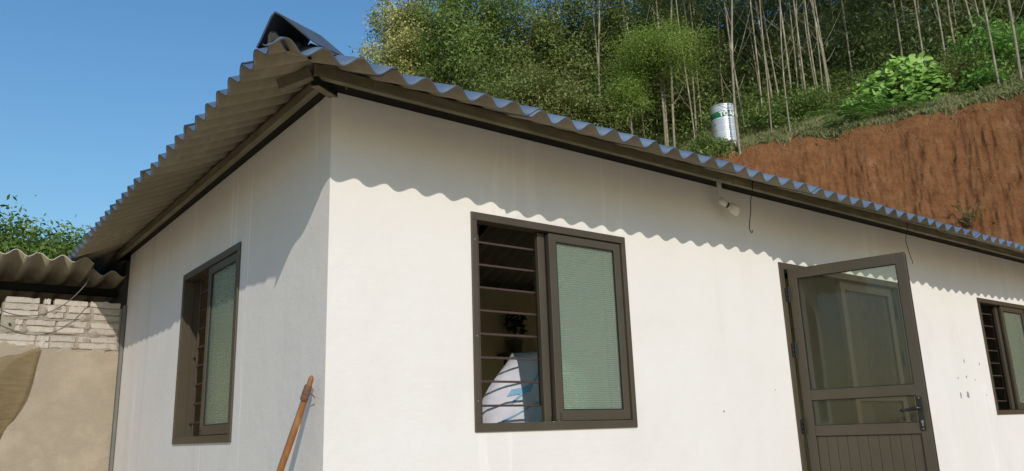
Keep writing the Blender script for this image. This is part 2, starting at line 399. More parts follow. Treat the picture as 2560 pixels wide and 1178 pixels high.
# ================================================================== SETTING: ground and hill
HC = (-1.6, -3.5)          # centre of the excavated bowl
RB, RC = 17.6, 22.5        # foot and crest of the cut
def vnoise(x, y, seed=0):
    xi = np.floor(x).astype(int); yi = np.floor(y).astype(int); xf = x-xi; yf = y-yi
    def h(a, b):
        q = np.sin(a*127.1+b*311.7+seed*74.7)*43758.5453
        return q-np.floor(q)
    u = xf*xf*(3-2*xf); v = yf*yf*(3-2*yf)
    return (h(xi, yi)*(1-u)+h(xi+1, yi)*u)*(1-v)+(h(xi, yi+1)*(1-u)+h(xi+1, yi+1)*u)*v
def fbm(x, y, seed=0, o=4):
    s = 0; a = 0.5
    for k in range(o):
        s = s+a*vnoise(x*2**k, y*2**k, seed+k); a *= 0.5
    return s
def crest_z(az):
    az = np.asarray(az, float)
    return np.interp(az, [-40, 5, 18, 32, 48, 54, 60, 70, 80, 100], [-0.2, 0.0, 3.2, 6.6, 8.1, 8.72, 8.74, 8.86, 8.9, 8.9])
def ground_h(r, az, fine=True):
    r = np.asarray(r, float); az = np.asarray(az, float)
    zc = crest_z(az)
    wob = (fbm(az*0.16, az*0+3.3, 5, 2)-0.37)*0.8+0.12*np.sin(az*1.3)*np.sin(az*0.47+1)
    rc = RC+wob; rb = RB+wob*0.5
    t = np.clip((r-rb)/(rc-rb), 0, 1)
    face = -0.5+(zc+0.5)*(t*0.97+0.03*t*t)
    above = zc+np.where(r > rc, (np.minimum(r, 40)-rc)*0.60*np.clip((zc+0.2)/8.7, 0, 1)+np.maximum(r-40, 0)*0.3*np.clip((zc+0.2)/8.7, 0, 1), 0)
    z = np.where(r < rc, face, above)
    if fine:
        mid = np.clip(t*6, 0, 1)*np.clip((1-t)*9, 0, 1)
        ridge = (0.5+0.5*np.sin(az*math.pi/180*21*2*math.pi/0.30+4*fbm(az*0.5, r*0.25, 9)))
        low = np.clip((0.78-t)*2.2, 0.10, 1)*np.clip((az-52)/8, 0.15, 1)
        z = z+mid*low*0.24*(ridge-0.5)
        z = z+mid*0.12*(fbm(az*0.9, r*0.8, 2)-0.47)+mid*0.26*(fbm(az*3.2, r*3.0, 3)-0.47)+mid*0.30*(fbm(az*3.4, r*6.5, 13, 2)-0.37)+mid*0.12*(fbm(az*9, r*7.0, 14, 2)-0.37)
        z = z+np.where(r >= rc, 0.35*(fbm(az*0.8, r*0.6, 4)-0.47), 0)*np.clip((r-rc)*1.5, 0, 1)
    return z
def pol(az, r):
    a = math.radians(az); return HC[0]+r*math.sin(a), HC[1]+r*math.cos(a)
def hill_point(az, r):
    x, y = pol(az, r); return x, y, float(ground_h(r, az))

azs = np.concatenate([np.linspace(-38, 44, 120), np.linspace(44.1, 82, 560), np.linspace(82.5, 112, 30)])
rs = np.concatenate([np.linspace(RB-0.9, RC+0.9, 100), np.linspace(RC+1.0, 34, 60), np.linspace(34.5, 90, 40)])
A, Rr = np.meshgrid(azs, rs, indexing='ij')
Z = ground_h(Rr, A)
X = HC[0]+Rr*np.sin(np.radians(A)); Y = HC[1]+Rr*np.cos(np.radians(A))
na, nr = A.shape
V = np.stack([X, Y, Z], -1).reshape(-1, 3)
idx = np.arange(na*nr).reshape(na, nr)
Fq = np.stack([idx[:-1, :-1], idx[:-1, 1:], idx[1:, 1:], idx[1:, :-1]], -1).reshape(-1, 4)
def np_mesh(name, V, F, mats, smooth=True):
    me = bpy.data.meshes.new(name)
    k = F.shape[1]
    me.vertices.add(len(V)); me.vertices.foreach_set('co', np.ascontiguousarray(V, np.float32).ravel())
    me.loops.add(F.size); me.loops.foreach_set('vertex_index', np.ascontiguousarray(F, np.int32).ravel())
    me.polygons.add(len(F)); me.polygons.foreach_set('loop_start', np.arange(0, F.size, k, dtype=np.int32))
    me.polygons.foreach_set('use_smooth', np.full(len(F), smooth))
    for m in (mats if isinstance(mats, (list, tuple)) else [mats]): me.materials.append(MATS[m])
    me.update(calc_edges=True); me.validate()
    return me
hm = np_mesh('hillside', V, Fq[:, ::-1], 'hill_soil')
soil = np.clip((RC+0.75-Rr)/0.7, 0, 1)
soil = np.maximum(soil, 0.9*(fbm(A*0.6, Rr*0.7, 31) > 0.62)*(Rr < 25)*(A < 58))
at = hm.attributes.new('soil', 'FLOAT', 'POINT'); at.data.foreach_set('value', soil.astype(np.float32).ravel())
hill = link('hillside', hm); tag(hill, kind='structure')
gb = MB()
gn = 24
gv = []
for j in range(gn+1):
    for i in range(gn+1):
        gv.append((-130+260*i/gn, -170+300*j/gn, -0.52))
gf = [(j*(gn+1)+i, j*(gn+1)+i+1, (j+1)*(gn+1)+i+1, (j+1)*(gn+1)+i) for j in range(gn) for i in range(gn)]
gb.add(gv, gf)
ground = gb.build('ground', 'yard_earth'); tag(ground, kind='structure')

# ================================================================== HOUSE
HL, HD, WT = 12.6, 4.37, 0.11         # length, depth, wall thickness
ZT = 2.742                              # wall top
DL, DF, ZE, S = 0.54, 0.57, 2.617, 0.475   # eave overhangs, eave height (mid sheet), roof slope
house = empty('house', (0, 0, 0))
tag(house, 'white rendered single-storey house with corrugated hip roof and brown windows', 'house')

def wall_holes(name, us, zs, holes, face0, face1, axis, mats, parent, reveal=1):
    """plane wall with openings; us/zs break lines, holes rectangles; face0 outer / face1 inner coordinate"""
    us = sorted(set(us)); zs = sorted(set(zs))
    def ishole(u, z): return any(h[0] < u < h[1] and h[2] < z < h[3] for h in holes)
    bmv = {}; vs = []; fs = []; mi = []
    def vid(u, c, z):
        k = (round(u, 5), round(c, 5), round(z, 5))
        if k not in bmv:
            bmv[k] = len(vs); vs.append((u, c, z) if axis == 'x' else (c, u, z))
        return bmv[k]
    solid = {}
    for i in range(len(us)-1):
        for j in range(len(zs)-1):
            solid[i, j] = not ishole((us[i]+us[i+1])/2, (zs[j]+zs[j+1])/2)
    for (i, j), s in solid.items():
        if not s: continue
        u0, u1, z0, z1 = us[i], us[i+1], zs[j], zs[j+1]
        fs.append((vid(u0, face0, z0), vid(u1, face0, z0), vid(u1, face0, z1), vid(u0, face0, z1))); mi.append(0)
        fs.append((vid(u0, face1, z1), vid(u1, face1, z1), vid(u1, face1, z0), vid(u0, face1, z0))); mi.append(1)
        for di, dj, e in ((-1, 0, (u0, z0, u0, z1)), (1, 0, (u1, z1, u1, z0)), (0, -1, (u1, z0, u0, z0)), (0, 1, (u0, z1, u1, z1))):
            if not solid.get((i+di, j+dj), False):
                a0, b0, a1, b1 = e
                fs.append((vid(a0, face0, b0), vid(a0, face1, b0), vid(a1, face1, b1), vid(a1, face0, b1))[::-1]); mi.append(reveal if (i+di, j+dj) in solid else 0)
    me = bpy.data.meshes.new(name); me.from_pydata(vs, [], fs)
    for m in mats: me.materials.append(MATS[m])
    me.polygons.foreach_set('material_index', mi)
    bm = bmesh.new(); bm.from_mesh(me); bmesh.ops.recalc_face_normals(bm, faces=bm.faces); bm.to_mesh(me); bm.free()
    return link(name, me, parent)

W1 = (0.852, 2.062, 1.018, 2.218)      # front window  x0 x1 z0 z1
W2 = (1.284, 2.494, 1.010, 2.212)      # left wall window  y0 y1 z0 z1
W3 = (7.290, 8.500, 1.030, 2.222)      # far front window
DR = (3.775, 5.655, 0.0, 2.235)        # double door opening
fx = [0, HL] + [q for w_ in (W1, W3, DR) for q in w_[:2]]
fz = [-0.5, ZT] + [q for w_ in (W1, W3, DR) for q in w_[2:]]
wall_holes('front_wall', fx, fz, (W1, W3, DR), 0.0, WT, 'x', ('white_paint_front', 'interior_paint'), house)
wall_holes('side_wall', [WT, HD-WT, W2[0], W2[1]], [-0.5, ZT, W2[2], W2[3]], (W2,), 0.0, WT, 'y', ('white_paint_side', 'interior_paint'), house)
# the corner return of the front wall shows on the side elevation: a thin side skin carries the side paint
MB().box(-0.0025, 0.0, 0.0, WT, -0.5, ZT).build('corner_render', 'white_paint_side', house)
BW = (8.9, 9.9, 1.0, 2.2); LIGHT_GAP = (1.35, 3.15, 1.0, 2.2)  # second opening is unseen, added to let more daylight into the rooms
wall_holes('back_wall', [0, HL, BW[0], BW[1], LIGHT_GAP[0], LIGHT_GAP[1]], [-0.5, ZT, BW[2], BW[3]], (BW, LIGHT_GAP), HD, HD-WT, 'x', ('white_paint_side', 'interior_paint'), house)
g = MB()
g.add([(HL-0.002, 0.112, -0.5), (HL-0.002, HD-0.112, -0.5), (HL-0.002, HD-0.112, ZT), (HL-0.002, HD/2, ZT+1.0), (HL-0.002, 0.112, ZT),
       (HL-WT, 0.112, -0.5), (HL-WT, HD-0.112, -0.5), (HL-WT, HD-0.112, ZT), (HL-WT, HD/2, ZT+1.0), (HL-WT, 0.112, ZT)],
      [(0, 1, 2, 3, 4), (9, 8, 7, 6, 5), (0, 5, 6, 1), (1, 6, 7, 2), (2, 7, 8, 3), (3, 8, 9, 4), (4, 9, 5, 0)])
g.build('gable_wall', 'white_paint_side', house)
MB().box(6.35, 6.45, WT+0.002, HD-WT-0.002, 0.002, 2.62).build('partition_wall', 'interior_paint', house)
MB().box(WT+0.002, HL-WT-0.002, WT+0.002, HD-WT-0.002, -0.45, 0.0).build('floor_slab', 'floor_bounce', house)
MB().box(-0.15, HL+0.1, -0.22, -0.003, -0.52, -0.06).build('plinth', 'floor_concrete', house)

# --- paint chips on the front wall near the far window
for (cx, cz, s1, s2) in ((6.743, 1.549, .012, .026), (6.551, 1.383, .010, .012), (6.736, 1.393, .014, .018), (6.921, 1.369, .008, .010),
                         (6.55, 1.219, .016, .036), (6.704, 1.219, .030, .036), (7.076, 1.530, .010, .018), (7.12, 1.22, .008, .008),
                         (2.93, 1.10, .008, .009), (4.9-1.35, 1.25, .006, .006)):
    ang = [k*2*math.pi/9 for k in range(9)]
    rr = [random.uniform(.55, 1.1) for _ in ang]
    ring = [(cx+s1*q*math.cos(a), cz+s2*q*math.sin(a)) for a, q in zip(ang, rr)]
    vs = [(x, -0.0022, z) for x, z in ring]+[(x, 0.001, z) for x, z in ring]
    MB().add(vs, [tuple(range(9))]+[(k, k+9, (k+1) % 9+9, (k+1) % 9) for k in range(9)]).build('paint_chip', 'chip_grey', house)

# --- corrugated sheets
PIT, AMP, TH = 0.1738, 0.0268, 0.0062
def sheet_arrays(nw, L, phase, seg=14, lift0=-0.001, lift1=0.009, nl=4):
    n = int(round(nw*seg))
    vs = []; top = []; bot = []
    for j in range(nl+1):
        v = L*j/nl
        for i in range(n+1):
            x = i/seg*PIT
            zz = AMP*math.cos(2*math.pi*(i/seg+phase))+lift0+(lift1-lift0)*i/n
            dz = -AMP*2*math.pi/PIT*math.sin(2*math.pi*(i/seg+phase))
            ln = math.hypot(1, dz); ox, oz = -dz/ln*TH/2, TH/2/ln
            vs.append((x+ox, v, zz+oz)); vs.append((x-ox, v, zz-oz))
    fs = []; mi = []
    W_ = 2*(n+1)
    for j in range(nl):
        for i in range(n):
            a = j*W_+2*i
            fs.append((a, a+2, a+2+W_, a+W_)); mi.append(0)
            fs.append((a+1, a+1+W_, a+3+W_, a+3)); mi.append(1)
    for i in range(n):
        a = 2*i; fs.append((a, a+1, a+3, a+2)); mi.append(2)
        a = nl*W_+2*i; fs.append((a, a+2, a+3, a+1)); mi.append(2)
    for j in range(nl):
        a = j*W_; fs.append((a, a+W_, a+1+W_, a+1)); mi.append(2)
        a = j*W_+2*n; fs.append((a, a+1, a+1+W_, a+W_)); mi.append(2)
    return vs, fs, mi
mat('sheet_rim', (0.05, 0.06, 0.075), (0.09, 0.095, 0.10), 30.0, 0.8)
def sheet_mesh(name, nw, L, phase, rim='sheet_rim', **kw):
    vs, fs, mi = sheet_arrays(nw, L, phase, **kw)
    me = bpy.data.meshes.new(name); me.from_pydata(vs, [], fs)
    for m in ('sheet_top', 'sheet_under', rim): me.materials.append(MATS[m])
    me.polygons.foreach_set('material_index', mi)
    me.polygons.foreach_set('use_smooth', [m < 2 for m in mi]); me.update()
    return me
ca = math.atan(S)
VD = {'front': (Vector((1, 0, 0)), Vector((0, math.cos(ca), math.sin(ca)))),
      'back': (Vector((-1, 0, 0)), Vector((0, -math.cos(ca), math.sin(ca)))),
      'left': (Vector((0, -1, 0)), Vector((math.cos(ca), 0, math.sin(ca))))}
def frame(side, origin):
    u, v = VD[side]; n = u.cross(v)
    m = Matrix.Identity(4)
    for k in range(3): m[k][0] = u[k]; m[k][1] = v[k]; m[k][2] = n[k]; m[k][3] = origin[k]
    return m
def hipcut(me, mtx, planes):
    bm = bmesh.new(); bm.from_mesh(me); bm.transform(mtx)
    for co, no in planes:
        bmesh.ops.bisect_plane(bm, geom=bm.verts[:]+bm.edges[:]+bm.faces[:], plane_co=co, plane_no=no, clear_outer=True)
    return bm
NW = 5.42; COV = 5*PIT
row1, row2 = 1.62, 1.60
shared = {}
def put_sheets(side, start, count, base, planes, first_phase):
    for row in (0, 1):
        L = row1 if row == 0 else row2
        for i in range(count):
            key = (side, row)
            if key not in shared: shared[key] = sheet_mesh('roof_sheet', NW, L, first_phase)
            u, v = VD[side]; n = u.cross(v)
            jit = random.uniform(-.018, .018) if row == 0 else 0
            o = Vector(base)+u*(start+i*COV)+v*(jit if row == 0 else 1.48)+n*(0.0 if row == 0 else 0.013)
            mtx = frame(side, o) @ Matrix.Rotation(random.uniform(-.0025, .0025), 4, 'Z')
            # needs cutting?
            pts = [mtx @ Vector((a, b, 0)) for a in (0, NW*PIT) for b in (0, L)]
            dmax = [max((p-Vector(co)).dot(Vector(no)) for p in pts) for co, no in planes]
            dmin = [min((p-Vector(co)).dot(Vector(no)) for p in pts) for co, no in planes]
            if any(d > 0 for d in dmin): continue
            if any(d > 0 for d in dmax):
                bm = hipcut(shared[key], mtx, planes)
                if len(bm.faces) < 4: bm.free(); continue
                me = bpy.data.meshes.new('roof_sheet'); bm.to_mesh(me); bm.free()
                for m in ('sheet_top', 'sheet_under', 'sheet_rim'): me.materials.append(MATS[m])
                link('roof_sheet', me, house)
            else:
                ob = link('roof_sheet', shared[key], house); ob.matrix_local = mtx
hipF = (-DL, -DF, 0)
hipB = (-DL, HD+DF, 0)
ridge_y = HD/2
q2 = 1/math.sqrt(2)
# front slope: keep side where (y+DF) <= (x+DL) ; crest of a wave at x = 0.05
u0 = -DL-0.35
ph = (0.05-u0)/PIT                        # phase so that cos peaks at x=0.05
put_sheets('front', 0, 16, (u0, -DF, ZE), [((-DL-0.04, -DF, 0), (-q2, q2, 0)), ((0, ridge_y, 0), (0, 1, 0)), ((HL+0.35, 0, 0), (1, 0, 0))], (-ph) % 1.0)
put_sheets('back', 0, 16, (HL+0.35, HD+DF, ZE), [((-DL, HD+DF, 0), (-q2, -q2, 0)), ((0, ridge_y, 0), (0, -1, 0))], 0.1)
yl0 = HD+DF+0.1
phl = (yl0-(-0.40))/PIT
put_sheets('left', 0, 7, (-DL, yl0, ZE), [((-DL, -DF-0.02, 0), (q2, -q2, 0)), ((-DL, HD+DF, 0), (q2, q2, 0))], (-phl) % 1.0)

# --- hip caps (folded V tiles) and ridge caps
def cap_mesh(L, lf, rf, d, lift=0.0, thick=0.008):
    """bent cap tile: profile from left foot over a rounded apex (origin) to the right foot, run along d"""
    lf = Vector(lf); rf = Vector(rf); prof = []
    for k in range(7):
        t = k/6; prof.append(lf.lerp(Vector((0, 0, 0)), t))
    for k in range(1, 7):
        t = k/6; prof.append(Vector((0, 0, 0)).lerp(rf, t))
    prof[6] = (prof[5]+prof[7])*0.06+Vector((0, 0, -0.006)); prof[0] += (lf-prof[1])*0.1+Vector((0, 0, 0.006)); prof[-1] += Vector((0, 0, 0.006))
    n = len(prof); vs = []
    for x in (0, L):
        for k, p in enumerate(prof):
            tg = (prof[min(k+1, n-1)]-prof[max(k-1, 0)]).normalized(); nm = tg.cross(d)
            if nm.z < 0: nm = -nm
            q = p+d*x; vs.append(q+nm*thick); vs.append(q)
    fs = []; mi = []; W_ = 2*n
    for i in range(n-1):
        a = 2*i
        fs.append((a, a+W_, a+2+W_, a+2)); mi.append(0)
        fs.append((a+1, a+3, a+3+W_, a+1+W_)); mi.append(1)
        fs.append((a, a+2, a+3, a+1)); mi.append(2)
        fs.append((a+W_, a+1+W_, a+3+W_, a+2+W_)); mi.append(2)
    for x in (0, n-1):
        a = 2*x; fs.append((a, a+1, a+1+W_, a+W_)); mi.append(2)
    b = MB(); b.v = [tuple(v) for v in vs]; b.f = fs; b.mi = mi
    return b.mesh('hip_cap', ['cap_top', 'cap_under', 'sheet_rim'])
hd = Vector((1, 1, S)).normalized()
cm_first = cap_mesh(0.46, (-0.02, 0.135, -0.125), (0.215, 0.04, -0.088), (hd+Vector((0, 0, -0.02))).normalized())
cm_hip = cap_mesh(0.56, (-0.035, 0.14, -0.085), (0.14, -0.035, -0.085), hd)
hbd = Vector((1, -1, S)).normalized()
cm_back = cap_mesh(0.56, (0.14, 0.035, -0.085), (-0.035, -0.14, -0.085), hbd)
cm_ridge = cap_mesh(0.56, (0, 0.16, -0.10), (0, -0.16, -0.10), Vector((1, 0, 0)))
hp = Vector((-DL, -DF, ZE))
def cap_at(p, me, name='hip_cap'):
    o = link(name, me, house); o.location = p; return o
cap_at(Vector((-0.52, -0.55, 2.772)), cm_first)
for k in range(1, 8):
    cap_at(hp+hd*(-0.05+0.5*k)+Vector((0, 0, 0.062+0.006*(k % 2))), cm_hip)
hb = Vector((-DL, HD+DF, ZE))
for k in range(8):
    cap_at(hb+hbd*(0.045+0.5*k)+Vector((0, 0, 0.085+0.006*(k % 2))), cm_back)
zr = ZE+S*(HD/2+DF)
for k in range(21):
    cap_at(Vector((2.15+0.5*k, HD/2, zr+0.07+0.006*(k % 2))), cm_ridge, 'ridge_cap')

# --- purlins, wall plates and corner steel
def beam(name, mats, *box, bevel=0.003): return MB().box(*box).build(name, mats, house, bevel=bevel)
xs = [-0.176, 0.15, 3.05, 5.95, 8.85, HL]
for a, b in zip(xs[:-1], xs[1:]):
    beam('purlin', 'tan_steel', a+0.001, b-0.001, -0.185, -0.148, 2.711, 2.773)
for x in xs[1:-1]:
    beam('weld_seam', 'weld', x-0.006, x+0.006, -0.187, -0.150, 2.709, 2.772, bevel=0.002)
for a, b in ((-0.03, 3.6), (3.602, 8.0), (8.002, HL)):
    beam('wall_plate', 'black_steel', a, b, -0.143, 0.06, 2.7435, 2.786)
beam('purlin', 'tan_steel', -0.090, -0.052, 0.02, HD+0.4, 2.739, 2.797)
beam('wall_plate', 'black_steel', -0.050, 0.06, 0.062, HD+0.4, 2.7435, 2.80)
beam('wall_plate', 'black_steel', -0.05, HL, HD-0.06, HD+0.143, 2.7435, 2.786)
hipz = 2.715
MB().obox((0.04, 0.04, 2.752), (-0.172, -0.172, 2.690), 0.040, 0.045).build('hip_rafter', 'black_steel', house, bevel=0.003)
MB().obox((0.02, 0.02, 2.718), (-0.172, -0.172, 2.662), 0.043, 0.005).build('rafter_flange', 'tan_steel', house)
c0 = Vector((-0.186, -0.178, 2.722)); dd = Vector((-q2, q2, -0.30)).normalized()
MB().obox(c0+dd*0.004, c0+dd*0.175, 0.045, 0.058).build('corner_bracket', 'tan_steel', house, bevel=0.003)
MB().obox(c0+dd*0.150, c0+dd*0.157, 0.049, 0.062).build('weld_seam', 'weld', house, bevel=0.002)
MB().box(-0.181, -0.171, -0.188, -0.150, 2.708, 2.774).build('weld_seam', 'weld', house, bevel=0.003)
MB().box(0.005, 0.012, -0.147, -0.1435, 2.70, 2.79).build('weld_seam', 'weld', house)
# inner rafters seen through the openings
for x in (1.5, 3.4, 5.2, 7.2, 9.2, 11.2):
    a = Vector((x, 0.05, 2.83)); b = Vector((x, HD/2, 2.83+S*(HD/2-0.05)-0.02)); c = Vector((x, HD-0.05, 2.83))
    MB().obox(a, b, 0.04, 0.06).build('rafter', 'black_steel', house)
    MB().obox(b, c, 0.04, 0.06).build('rafter', 'black_steel', house)
for yy in (1.1, HD-1.1):
    zz = ZE+S*(1.1+DF)-0.07
    MB().box(1.2, HL-0.2, yy-0.02, yy+0.02, zz-0.035, zz+0.02).build('purlin', 'tan_steel', house)

# --- sliding windows: frame, sash with obscured glass, grille of bars
def window(loc, rz, width, height, label, kind):
    Wd, H = width, height
    e = MB()
    e.box(0, Wd, -0.012, 0.068, 0, 0.045).box(0, Wd, -0.012, 0.068, H-0.045, H)
    e.box(0, 0.036, -0.012, 0.068, 0.045, H-0.045).box(Wd-0.036, Wd, -0.012, 0.068, 0.045, H-0.045)
    e.box(0.0055, 0.030, 0.0682, 0.1115, 0.006, H-0.006)      # added brown strip hiding the sunlit reveal, so the opening reads darker
    win = e.build('window', 'brown_aluminium', house, bevel=0.0025)
    win.location = loc; win.rotation_euler = (0, 0, rz); win['label'] = label
    x0 = Wd*0.472; x1 = Wd-0.040; z0 = 0.048; z1 = H-0.048
    def sash(xa, xb, ya, yb, st, glass='reeded_glass'):
        s = MB()
        s.box(xa, xa+st, ya, yb, z0, z1).box(xb-st, xb, ya, yb, z0, z1)
        s.box(xa+st, xb-st, ya, yb, z0, z0+0.06).box(xa+st, xb-st, ya, yb, z1-0.05, z1)
        o = s.build('sash', 'brown_aluminium', win, bevel=0.003)
        gk = MB(); t = 0.006
        gk.box(xa+st, xa+st+t, ya+0.004, ya+0.012, z0+0.06, z1-0.05).box(xb-st-t, xb-st, ya+0.004, ya+0.012, z0+0.06, z1-0.05)
        gk.box(xa+st+t, xb-st-t, ya+0.004, ya+0.012, z0+0.06, z0+0.06+t).box(xa+st+t, xb-st-t, ya+0.004, ya+0.012, z1-0.05-t, z1-0.05)
        gk.build('gasket', 'black_gasket', win)
        MB().box(xa+st-0.002, xb-st+0.002, ya+0.014, ya+0.019, z0+0.058, z1-0.048).build('pane', glass, win)
        return o
    sash(x0, x1, 0.002, 0.032, 0.056)
    sash(x0-0.062, x1-0.060, 0.036, 0.066, 0.056, 'clear_glass')
    # rubber strip between the two sashes
    MB().box(x0-0.010, x0-0.002, 0.020, 0.034, z0+0.004, z1-0.004).build('gasket', 'black_gasket', win)
    for xx in (x0-0.030, x0+0.030):
        for dz in (0.0, 0.014, 0.028):
            MB().tube([(xx, -0.003, z0+0.012+dz), (xx, 0.004, z0+0.012+dz)], 0.0035, 6).build('screw', 'black_gasket', win)
    # security grille behind the open half
    yb = 0.086
    xv = 0.108
    def bar(x_a, x_b, z_a, z_b):
        MB().box(x_a, x_b, yb, yb+0.014, z_a, z_b).build('bar', 'brown_bar', win, bevel=0.002)
    xr = x0-0.035
    bar(xv-0.007, xv+0.007, 0.046, H-0.046)
    bar(xr-0.012, xr+0.002, 0.14, H-0.13)
    for k in range(8):
        z = 0.140+k*0.132
        xa = 0.036 if k in (0, 7) else xv+0.007
        MB().box(xa, xr-0.012, yb+0.001, yb+0.013, z-0.006, z+0.006).build('bar', 'brown_bar', win, bevel=0.002)
    MB().box(0.036, xv-0.007, yb+0.001, yb+0.013, 0.598, 0.610).build('bar', 'brown_bar', win, bevel=0.002)
    for zz in (0.16, H*0.42, H-0.16):
        MB().tube([(0.018, -0.0145, zz), (0.018, -0.011, zz)], 0.0045, 8).build('screw', 'bright_metal', win)
    return win
window((W1[0]-0.004, 0, W1[2]-0.004), 0, W1[1]-W1[0]+0.008, W1[3]-W1[2]+0.008, 'sliding window left half open, sack showing behind its bars', 0)
window((W3[0]-0.004, 0, W3[2]-0.004), 0, W3[1]-W3[0]+0.008, W3[3]-W3[2]+0.008, 'far sliding window at the right edge', 0)
window((0, W2[1]+0.004, W2[2]-0.004), -math.pi/2, W2[1]-W2[0]+0.008, W2[3]-W2[2]+0.008, 'sliding window on the shaded side wall', 0)

# --- double door
DW = DR[1]-DR[0]; 
e = MB(); jw = 0.05
e.box(DR[0]-0.003, DR[0]+jw, -0.012, 0.085, 0, DR[3]+0.003).box(DR[1]-jw, DR[1]+0.003, -0.012, 0.085, 0, DR[3]+0.003)
e.box(DR[0]+jw, DR[1]-jw, -0.012, 0.085, DR[3]-jw, DR[3]+0.003)
dframe = e.build('door_frame', 'brown_aluminium', house, bevel=0.003)
LW = 0.855; LH = DR[3]-jw-0.006
def leaf(loc, rz, label, mirror=False, detailed=True):
    th = 0.045
    st = 0.068
    Zs = (1.240, 1.165, 0.980, 0.905)     # rails
    b = MB()
    b.box(0, st, 0, th, 0, LH).box(LW-st, LW, 0, th, 0, LH)
    b.box(st, LW-st, 0, th, LH-0.08, LH).box(st, LW-st, 0, th, Zs[1], Zs[0]).box(st, LW-st, 0, th, Zs[3], Zs[2]).box(st, LW-st, 0, th, 0, 0.10)
    d = b.build('door', 'brown_aluminium', house, bevel=0.003)
    d.location = loc; d.rotation_euler = (0, 0, rz); d['label'] = label
    def pane(z0, z1):
        MB().box(st-0.003, LW-st+0.003, 0.020, 0.025, z0-0.003, z1+0.003).build('pane', 'clear_glass', d)
        gk = MB(); t = 0.005
        gk.box(st, st+t, 0.006, 0.018, z0, z1).box(LW-st-t, LW-st, 0.006, 0.018, z0, z1).box(st+t, LW-st-t, 0.006, 0.018, z0, z0+t).box(st+t, LW-st-t, 0.006, 0.018, z1-t, z1)
        gk.build('gasket', 'black_gasket', d)
    pane(Zs[0], LH-0.08); pane(Zs[2], Zs[1])
    npk = 10; pw = (LW-2*st)/npk
    for k in range(npk):
        xa = st+k*pw
        MB().box(xa+0.002, xa+pw-0.002, 0.013, 0.030, 0.10, Zs[3]).build('plank', 'brown_aluminium', d, bevel=0.004)
    MB().box(st, LW-st, 0.016, 0.027, 0.099, Zs[3]+0.001).build('backing_sheet', 'brown_aluminium_dark', d)
    # edge groove along the closing stile
    MB().box(LW-0.0005, LW+0.004, 0.014, 0.032, 0.02, LH-0.02).build('edge_strip', 'brown_aluminium_dark', d)
    if detailed:
        px = 0.806
        MB().box(px-0.016, px+0.016, -0.008, 0.0, 0.925, 1.155).build('lock_plate', 'black_handle', d, bevel=0.003)
        hnd = MB(); hnd.tube([(px, -0.006, 1.075), (px, -0.05, 1.075)], 0.011, 12)
        hnd.tube([(px+0.006, -0.05, 1.077), (px-0.03, -0.053, 1.076), (px-0.075, -0.052, 1.068), (px-0.122, -0.046, 1.062)], [0.012, 0.011, 0.010, 0.009], 10)
        hnd.build('handle', 'black_handle', d, smooth=True)
        cy = MB(); cy.tube([(px+0.001, -0.014, 0.985), (px+0.001, -0.006, 0.985)], 0.009, 12); cy.box(px-0.003, px+0.005, -0.013, -0.0075, 0.955, 0.980)
        cy.build('lock_cylinder', 'bright_metal', d)
        for zz in (1.145, 0.937):
            MB().tube([(px, -0.0105, zz), (px, -0.007, zz)], 0.005, 8).build('screw', 'bright_metal', d)
        ih = MB(); ih.tube([(px, th, 1.075), (px, th+0.05, 1.075), (px-0.11, th+0.05, 1.065)], 0.010, 10); ih.box(px-0.016, px+0.016, th, th+0.007, 0.925, 1.155)
        ih.build('inner_handle', 'black_handle', d)
    return d
hx = DR[0]+jw+0.012
open_leaf = leaf((hx+0.015, -0.020, 0.004), math.radians(-76), 'door leaf swung outwards, with two panes above ribbed panel')
shut = leaf((DR[0]+jw+LW+0.006+0.012, 0.028, 0.004), 0, 'closed door leaf behind the open one', detailed=False)
for zz in (1.98, 1.55, 0.98, 0.3):
    h_ = MB(); h_.tube([(hx-0.004, -0.026, zz-0.06), (hx-0.004, -0.026, zz+0.06)], 0.009, 10)
    h_.box(hx-0.034, hx-0.010, -0.020, -0.0125, zz-0.05, zz+0.05)
    h_.build('hinge', 'black_handle', dframe)
    for dz in (-0.035, 0.0, 0.035):
        MB().tube([(hx-0.022, -0.024, zz+dz), (hx-0.022, -0.019, zz+dz)], 0.004, 8).build('screw', 'bright_metal', dframe)
    xr = DR[1]-jw-0.004
    h2 = MB(); h2.tube([(xr, 0.018, zz-0.06), (xr, 0.018, zz+0.06)], 0.008, 10); h2.build('hinge', 'black_handle', dframe)

# ================================================================== things fixed to or near the house
lamp = empty('bulb_lamp', (3.017, -0.085, 2.743)); lamp.scale = (0.82, 0.82, 0.95)
tag(lamp, 'white screw-in bulb on a short bracket hung under the front eave', 'lamp')
b = MB(); b.box(-0.022, 0.022, -0.010, 0.012, -0.145, 0.0); b.build('bracket', 'white_plastic', lamp, bevel=0.002)
ax = Vector((0.78, -0.45, -0.50)).normalized(); p0 = Vector((0, 0, -0.150))
b = MB(); b.tube([p0+Vector((-0.004, 0.0, 0.022)), p0, p0+ax*0.03, p0+ax*0.06], [0.021, 0.026, 0.026, 0.022], 16); b.build('socket', 'white_plastic', lamp, smooth=True)
b = MB(); b.tube([p0+ax*0.060, p0+ax*0.066, p0+ax*0.082], [0.0225, 0.024, 0.021], 14); b.build('collar', 'black_handle', lamp)
b = MB(); b.tube([p0+ax*0.078, p0+ax*0.09, p0+ax*0.10], [0.020, 0.030, 0.036], 18, cap=False)
b.tube([p0+ax*0.10, p0+ax*0.104, p0+ax*0.168, p0+ax*0.178, p0+ax*0.183], [0.036, 0.040, 0.043, 0.039, 0.024], 20); b.build('bulb', 'white_plastic', lamp, smooth=True)

